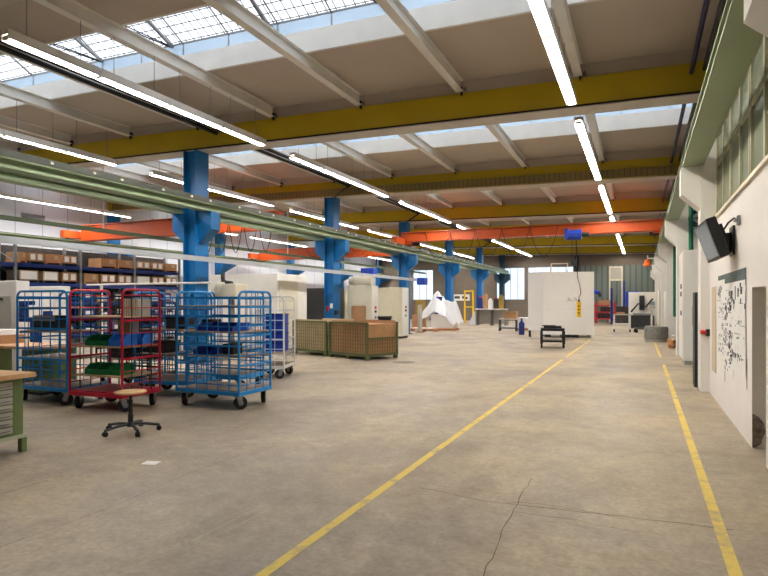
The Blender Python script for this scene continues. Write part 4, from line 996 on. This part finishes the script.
# ------------------------------------------------------------------ the big white box
bx = thing('white_booth', 'big free standing white booth at the far end of the aisle', 'booth', (-4.03, 26.67, 0), math.radians(13.9))
BW = 2.19
B(0, BW, 0, 1.6, 0.14, 2.95).build('front_panel', 'box_white', bx, bevel=0.006)
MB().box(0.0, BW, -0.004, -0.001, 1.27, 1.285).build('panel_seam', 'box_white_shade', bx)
B(BW-0.12, BW, -0.001, 1.55, 0.0, 0.139).build('foot_panel', 'box_white', bx)
for x in (0.1, 0.9, 1.3): B(x, x+0.25, 0.1, 1.4, 0, 0.139).build('skid', 'dark_steel', bx)
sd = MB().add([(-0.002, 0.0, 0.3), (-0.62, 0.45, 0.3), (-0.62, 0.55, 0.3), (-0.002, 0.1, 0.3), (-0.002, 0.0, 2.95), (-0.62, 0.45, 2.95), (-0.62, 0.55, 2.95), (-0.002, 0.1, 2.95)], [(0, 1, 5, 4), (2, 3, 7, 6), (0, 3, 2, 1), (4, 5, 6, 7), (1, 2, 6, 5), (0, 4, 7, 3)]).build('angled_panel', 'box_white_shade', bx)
B(-0.6, -0.5, 0.46, 0.53, 0, 0.3).build('panel_leg', 'dark_steel', bx)
mk = MB()
for k in range(7): mk.box(1.0+0.07*k, 1.045+0.07*k, -0.003, -0.001, 1.62+0.04*(k % 2), 1.66+0.05*((k*3) % 4))
mk.build('pencil_mark', 'plaster_grey', bx)
fr_ = thing('roof_bracket', 'pale bracket frame standing on the roof of the white booth', 'bracket', (-4.0, 27.6, 2.951))
MB().box(-0.72, -0.68, -0.03, 0.03, 0, 0.4).box(0.0, 0.04, -0.03, 0.03, 0, 0.4).box(-0.72, 0.04, -0.03, 0.03, 0.4, 0.44).build('bracket_frame', 'trim_cream', fr_)
fr_.location = (-3.1, 27.6, 2.951)
structure('post_trim', B(-4.95, -4.7, YB-0.35, YB-0.05, 0, 5.3), 'beam_shadow_post_dark', 'dark steel post at the end wall behind the white booth', 'post')

# ------------------------------------------------------------------ trolleys and machines at the far end
def table_trolley(label, loc, rz, w, d_, h, m_, top='dark_steel', shelf=0.3, name='table_trolley', lt=0.03, tt_=0.05):
    t_ = thing(name, label, 'trolley', loc, rz)
    B(-w/2, w/2, -d_/2, d_/2, h-tt_, h).build('table_top', top, t_, bevel=0.005)
    sh_ = B(-w/2+0.03, w/2-0.03, -d_/2+0.03, d_/2-0.03, shelf-0.06, shelf).build('lower_shelf', m_, t_)
    for x in (-w/2+0.03, w/2-0.03):
        for y in (-d_/2+0.03, d_/2-0.03):
            B(x-lt, x+lt, y-lt, y+lt, 0.15, h-tt_).build('leg', m_, t_)
            cs_ = MB().box(-0.02, 0.02, -0.02, 0.02, 0.1, 0.16).build('castor', 'steel_grey', t_); cs_.location = (x, y, 0)
            MB().cyl((-0.03, 0.02, 0.085), (0.03, 0.02, 0.085), 0.085, 12).build('wheel', 'black_rubber', cs_)
    return t_
tt = table_trolley('small black two tier trolley before the white booth', (-2.85, 21.0, 0), 0.15, 0.8, 0.7, 0.68, 'black_plastic', 'black_plastic', 0.26, lt=0.045, tt_=0.09)
MB().box(-0.3, 0.3, -0.2, 0.2, 0.68, 0.76).box(-0.36, 0.1, -0.3, -0.1, 0.76, 0.79).build('tray_insert', 'dark_steel', tt)
table_trolley('black low trolley in front of the workbench at the far columns', (-6.7, 31.9, 0), 0.1, 0.95, 0.7, 0.68, 'dark_steel', 'machine_grey', 0.2)
tag(B(-0.33, 0.33, -0.25, 0.25, 0, 0.4).build('cardboard_box', 'cardboard', bevel=0.005), 'brown cardboard box on the low black trolley', 'box').location = (-6.55, 31.95, 0.681)
ti = thing('pale_crate', 'low pale crate and white wrapped load beside the white booth', 'crate', (-5.7, 33.4, 0))
B(-0.75, 0.75, -0.5, 0.5, 0.0, 0.12).build('pallet_base', 'pallet_wood', ti); B(-0.7, 0.7, -0.45, 0.45, 0.12, 0.72).build('crate_body', 'box_white_shade', ti, bevel=0.03)
cn = thing('gas_bottle', 'dark blue canister standing beside the white booth', 'canister', (-5.35, 28.6, 0))
MB().lathe([(0.13, 0), (0.14, 0.05), (0.14, 0.55), (0.06, 0.66), (0.04, 0.74)], n=14).build('canister_body', 'navy', cn, smooth=True); MB().cyl((0, 0, 0.74), (0, 0, 0.8), 0.05, 8).build('cap', 'dark_steel', cn)
bnch = thing('assembly_bench', 'grey meshed bench with white top beside the far blue columns', 'bench', (-9.35, 39.2, 0))
B(-1.05, 1.05, -0.5, 0.5, 1.08, 1.14).build('bench_top', 'box_white', bnch)
for x in (-1.0, 0.0, 1.0): B(x-0.04, x+0.04, -0.45, 0.45, 0, 1.08).build('leg_frame', 'steel_grey', bnch)
B(-0.95, 0.95, 0.3, 0.34, 0.1, 1.05).build('rear_panel', 'machine_grey', bnch)
MB().prism([(-1.55, 0.05), (-1.05, 0.05), (-1.05, 1.05)], 'y', -0.45, 0.4).build('sloped_sheet', 'plastic_film', bnch)
for k, (x, h, m_, lab) in enumerate(((-0.8, 0.75, 'navy', 'blue bottle crate'), (-0.45, 0.95, 'cardboard', 'brown upright parcel'), (-0.1, 0.6, 'machine_white', 'white appliance'), (0.3, 0.7, 'dark_stock', 'dark appliance'), (0.65, 0.85, 'yellow_dull', 'dull yellow tool box'))):
    q = thing('bench_item', lab + ' standing on the white topped far bench', 'item', (-9.35+x, 39.2, 1.141))
    B(-0.15, 0.15, -0.15, 0.15, 0, h).build('item_body', m_, q, bevel=0.03); B(-0.08, 0.08, -0.08, 0.08, h, h+0.1).build('item_top', 'red_paint' if k in (0, 3) else m_, q)
yf = thing('safety_gate', 'yellow steel safety gate frame between the far blue columns', 'gate', (-11.45, 40.9, 0))
MB().box(-0.36, -0.26, -0.05, 0.05, 0, 2.45).box(0.26, 0.36, -0.05, 0.05, 0, 2.45).box(-0.26, 0.26, -0.05, 0.05, 2.35, 2.45).build('gate_frame', 'safety_yellow', yf)
B(-0.26, 0.26, -0.02, 0.02, 1.2, 1.28).build('gate_bar', 'safety_yellow', yf)
fm_ = thing('floor_machine', 'dark floor machine with white parts beside the yellow safety gate', 'machine', (-12.6, 39.8, 0))
B(-0.5, 0.5, -0.4, 0.4, 0.05, 0.75).build('body', 'dark_stock', fm_, bevel=0.05); B(-0.2, 0.3, -0.3, 0.3, 0.75, 1.1).build('head', 'machine_white', fm_, bevel=0.05)
MB().cyl((-0.3, -0.42, 0.18), (0.3, -0.42, 0.18), 0.18, 14).build('drum', 'black_rubber', fm_); B(-0.4, 0.4, -0.3, 0.3, 0, 0.05).build('plinth', 'dark_steel', fm_)
MB().tube([(0, 0.2, 1.1), (0.1, 0.3, 1.4), (0.4, 0.3, 1.5)], 0.03, 6).build('handle', 'dark_steel', fm_)
# covered machine
cm = thing('covered_machine', 'machine under a white plastic sheet between the blue columns', 'machine', (-10.3, 31.4, 0), 0.1)
B(-0.6, 0.75, -0.5, 0.5, 0.12, 0.9).build('machine_bed', 'machine_white', cm, bevel=0.03); B(-0.75, 0.8, -0.6, 0.6, 0, 0.12).build('pallet_base', 'pallet_wood', cm)
B(-0.35, 0.0, -0.3, 0.3, 0.9, 1.9).build('machine_column', 'navy', cm, bevel=0.03); B(0.1, 0.6, -0.35, 0.3, 0.9, 1.25).build('machine_head', 'machine_grey', cm, bevel=0.03)
gx, gy = 44, 32; sv = []; keep = []
for j in range(gy+1):
    for i in range(gx+1):
        x = -1.15+2.4*i/gx; y = -0.85+1.7*j/gy
        def sup(cx, cy, hx, hy, top, k):
            dx = max(0, abs(x-cx)-hx); dy = max(0, abs(y-cy)-hy); return top - k*math.hypot(dx, dy)
        z = max(sup(-0.3, 0, 0.03, 0.03, 2.22, 1.5) if True else 0, sup(0.38, 0, 0.30, 0.28, 1.62, 2.6), sup(-0.2, 0, 0.2, 0.2, 1.9, 3.4))
        z += 0.05*math.sin(9*x+2*y)+0.04*math.sin(13*y-3*x)
        sv.append((x, y, max(0.14, z))); keep.append(z > 0.35)
fs = []
for j in range(gy):
    for i in range(gx):
        a = j*(gx+1)+i; q4 = (a, a+1, a+gx+2, a+gx+1)
        if sum(keep[k] for k in q4) >= 3: fs.append(q4)
MB().add(sv, fs).build('plastic_sheet', 'plastic_film', cm, smooth=True)
for k, (x, y, w, h, m_, lab, nm_) in enumerate(((-12.05, 32.2, 0.7, 0.85, 'cardboard', 'brown stacked carton beside the plastic covered machine', 'carton'), (-12.7, 34.2, 0.5, 1.75, 'yellow_dull', 'dull yellow mesh post stand behind the covered machine', 'stand'), (-10.55, 28.3, 0.16, 1.45, 'machine_grey', 'slim grey machine post beside the farther control cabinet', 'machine'))):
    q = thing('shop_' + nm_, lab, nm_, (x, y, 0)); dd_ = min(0.3, w); B(-w/2, w/2, -dd_, dd_, 0.04, h).build('body', m_, q, bevel=0.02); B(-w/2-0.1, w/2+0.1, -dd_-0.05, dd_+0.05, 0, 0.04).build('base', 'pallet_wood', q)
pallet('low_pallet', 'low pallet of sheet metal in front of the covered machine', (-10.9, 29.9, 0), 0.1, 1.5, 0.8)
tag(B(-0.6, 0.6, -0.3, 0.3, 0, 0.06).build('metal_sheet', 'box_white_shade'), 'flat pale metal sheet on the low pallet', 'sheet').location = (-10.9, 29.9, 0.141)
sg = thing('hall_sign', 'long white notice board on the end wall of rack bay', 'sign', (-14.6, YB-0.03, 2.0))
B(-0.8, 0.8, 0, 0.029, -0.28, 0.28).build('sign_board', 'label_white', sg); MB().box(-0.6, -0.1, -0.003, -0.001, -0.1, 0.12).box(0.1, 0.3, -0.003, -0.001, -0.1, 0.12).box(0.4, 0.6, -0.003, -0.001, -0.15, 0.05).build('sign_print', 'ink', sg)
# far end of the aisle
wt = table_trolley('white tubular trolley with tools on top at the far end', (-0.93, 33.5, 0), 0.05, 0.85, 0.6, 0.95, 'cart_white', 'machine_grey', 0.45)
tag(B(-0.3, 0.1, -0.15, 0.15, 0, 0.1).build('tool_tray', 'cardboard'), 'brown tool tray on the white tubular trolley', 'tray').location = (-0.9, 33.5, 0.951)
rm = thing('red_stand', 'dark red steel storage frame loaded with bars by the end wall', 'rack', (-3.1, 46.6, 0))
for x in (-1.3, 0.0, 1.3):
    B(x-0.05, x+0.05, -0.5, -0.4, 0, 1.6).build('post', 'cart_red', rm); B(x-0.05, x+0.05, 0.4, 0.5, 0, 1.6).build('post', 'cart_red', rm)
for z in (0.3, 0.8, 1.3): B(-1.4, 1.4, -0.52, 0.52, z, z+0.08).build('tier', 'cart_red', rm)
for k, (x, z, w, m_, lab) in enumerate(((-0.8, 0.381, 0.8, 'dark_stock', 'dark bundle on the lowest tier of red frame'), (0.6, 0.381, 1.0, 'dark_stock', 'dark long bundle on lowest tier of the red frame'), (-0.5, 0.881, 1.2, 'cardboard', 'brown bundle on the middle tier of red frame'), (0.7, 0.881, 0.8, 'dark_stock', 'dark bundle on the middle tier of red frame'), (-0.6, 1.381, 0.9, 'cardboard_pale', 'pale carton on the top tier of red frame'), (0.6, 1.381, 0.8, 'cardboard', 'brown carton on the top tier of red frame'))):
    tag(B(-w/2, w/2, -0.35, 0.35, 0, 0.36).build('stock_bundle', m_, bevel=0.02), lab, 'bundle', 'bundles on the red frame').location = (-3.1+x, 46.6, z)
rb = thing('robot_arm', 'blue industrial robot arm beside the white booth', 'robot', (-3.35, 42.2, 0))
MB().lathe([(0.4, 0), (0.4, 0.15), (0.28, 0.2), (0.26, 0.7)], n=18).build('robot_base', 'dark_steel', rb)
MB().lathe([(0.32, 0.7), (0.34, 0.95), (0.25, 1.15)], n=18).build('turret', 'bin_navy', rb)
MB().tube([(0.0, 0, 1.0), (0.12, 0, 1.5), (0.15, 0, 2.1)], 0.19, 10).build('lower_arm', 'bin_navy', rb, smooth=True)
MB().tube([(0.15, 0, 2.1), (0.4, -0.2, 2.35), (0.75, -0.4, 2.2)], 0.15, 10).build('upper_arm', 'bin_navy', rb, smooth=True)
MB().cyl((0.75, -0.4, 2.2), (0.82, -0.45, 1.95), 0.1, 10).build('wrist', 'dark_steel', rb)
bm2 = thing('blue_machine', 'dark blue tall machine with post by the corrugated end wall', 'machine', (-0.85, 44.5, 0))
B(-0.75, 0.75, -0.5, 0.5, 0.05, 1.3).build('body', 'dark_stock', bm2, bevel=0.03)
B(-0.15, 0.75, -0.45, 0.4, 1.3, 2.35).build('head', 'bin_navy', bm2, bevel=0.05); MB().cyl((-0.25, 0, 1.3), (-0.25, 0, 3.1), 0.07, 10).build('post', 'navy', bm2); MB().cyl((-1.1, 0.2, 0.0), (-1.1, 0.2, 2.6), 0.08, 10).build('side_post', 'navy', bm2); B(-1.15, -0.7, 0.1, 0.3, 0.3, 0.4).build('strut', 'navy', bm2); B(-0.7, 0.7, -0.45, 0.45, 0, 0.05).build('plinth', 'dark_steel', bm2)
gm = thing('milling_machine', 'grey and white milling machine with control panel at the far end', 'machine', (0.05, 38.6, 0))
B(-0.75, 0.75, -0.1, 0.6, 0.05, 2.2).build('enclosure', 'machine_white', gm, bevel=0.02); B(-0.65, 0.65, -0.7, -0.1, 0.05, 0.8).build('bed', 'dark_steel', gm, bevel=0.02)
B(-0.15, 0.15, -0.35, -0.101, 1.1, 2.0).build('spindle_head', 'dark_steel', gm, bevel=0.03); B(-0.5, 0.5, -0.6, -0.2, 0.8, 0.92).build('machine_table', 'steel_grey', gm)
MB().tube([(-0.6, -0.3, 1.0), (-0.2, -0.4, 1.5), (0.2, -0.4, 1.3), (0.6, -0.3, 1.8)], 0.05, 8).build('hose', 'black_plastic', gm)
pnl = B(0.4, 0.74, -0.3, -0.101, 1.2, 1.65).build('control_panel', 'machine_grey', gm, bevel=0.02); B(0.45, 0.69, -0.31, -0.3, 1.42, 1.6).build('panel_screen', 'screen_glass', pnl); B(-0.6, 0.6, -0.6, 0.5, 0, 0.05).build('plinth', 'dark_steel', gm)
ht = thing('hand_truck', 'dark low hand truck with upright frame before the milling machine', 'trolley', (0.1, 32.9, 0), 0.1)
B(-0.45, 0.45, -0.3, 0.3, 0.18, 0.24).build('platform', 'dark_steel', ht); MB().tube([(0.4, -0.25, 0.24), (0.42, -0.25, 1.2), (0.42, 0.25, 1.2), (0.4, 0.25, 0.24)], 0.025, 8).box(0.39, 0.43, -0.25, 0.25, 0.3, 0.9).build('push_frame', 'machine_grey', ht)
for x in (-0.35, 0.35):
    for y in (-0.22, 0.22): MB().cyl((x, y-0.025, 0.09), (x, y+0.025, 0.09), 0.09, 12).box(x-0.03, x+0.03, y-0.02, y+0.02, 0.09, 0.18).build('castor', 'black_rubber', ht)

# ------------------------------------------------------------------ world, light, camera
w = bpy.data.worlds.new('overcast_sky'); SC.world = w; w.use_nodes = True
nt = w.node_tree; bg = nt.nodes['Background']
tc = nt.nodes.new('ShaderNodeTexCoord'); nz = nt.nodes.new('ShaderNodeTexNoise'); nz.inputs['Scale'].default_value = 2.5; nz.inputs['Detail'].default_value = 3
nt.links.new(tc.outputs['Generated'], nz.inputs['Vector'])
cr = nt.nodes.new('ShaderNodeValToRGB')
cr.color_ramp.elements[0].color = (0.87, 0.93, 1.0, 1); cr.color_ramp.elements[1].color = (1.0, 1.0, 1.0, 1)
nt.links.new(nz.outputs['Fac'], cr.inputs['Fac']); nt.links.new(cr.outputs['Color'], bg.inputs['Color'])
bg.inputs['Strength'].default_value = 1.25

cam = bpy.data.cameras.new('camera'); co = bpy.data.objects.new('camera', cam); COL.objects.link(co)
cam.sensor_fit = 'HORIZONTAL'; cam.sensor_width = 36.0; cam.lens = 36.0*577.0/768.0
cam.shift_y = (302-288)/768.0
cam.clip_end = 200
co.location = (0, 0, 1.6); co.rotation_euler = (PI/2, 0, math.atan(257/577.0))
SC.camera = co
SC.view_settings.view_transform = 'Standard'; SC.view_settings.look = 'None'
SC.view_settings.gamma = 1.0; SC.view_settings.use_curve_mapping = False
SC.view_settings.exposure = 0.92
SC.cycles.max_bounces = 10; SC.cycles.diffuse_bounces = 6; SC.cycles.transparent_max_bounces = 16
SC.cycles.sample_clamp_indirect = 6.0
try:
    SC.cycles.use_denoising = True
    SC.cycles.denoiser = 'OPENIMAGEDENOISE'
except Exception:
    pass
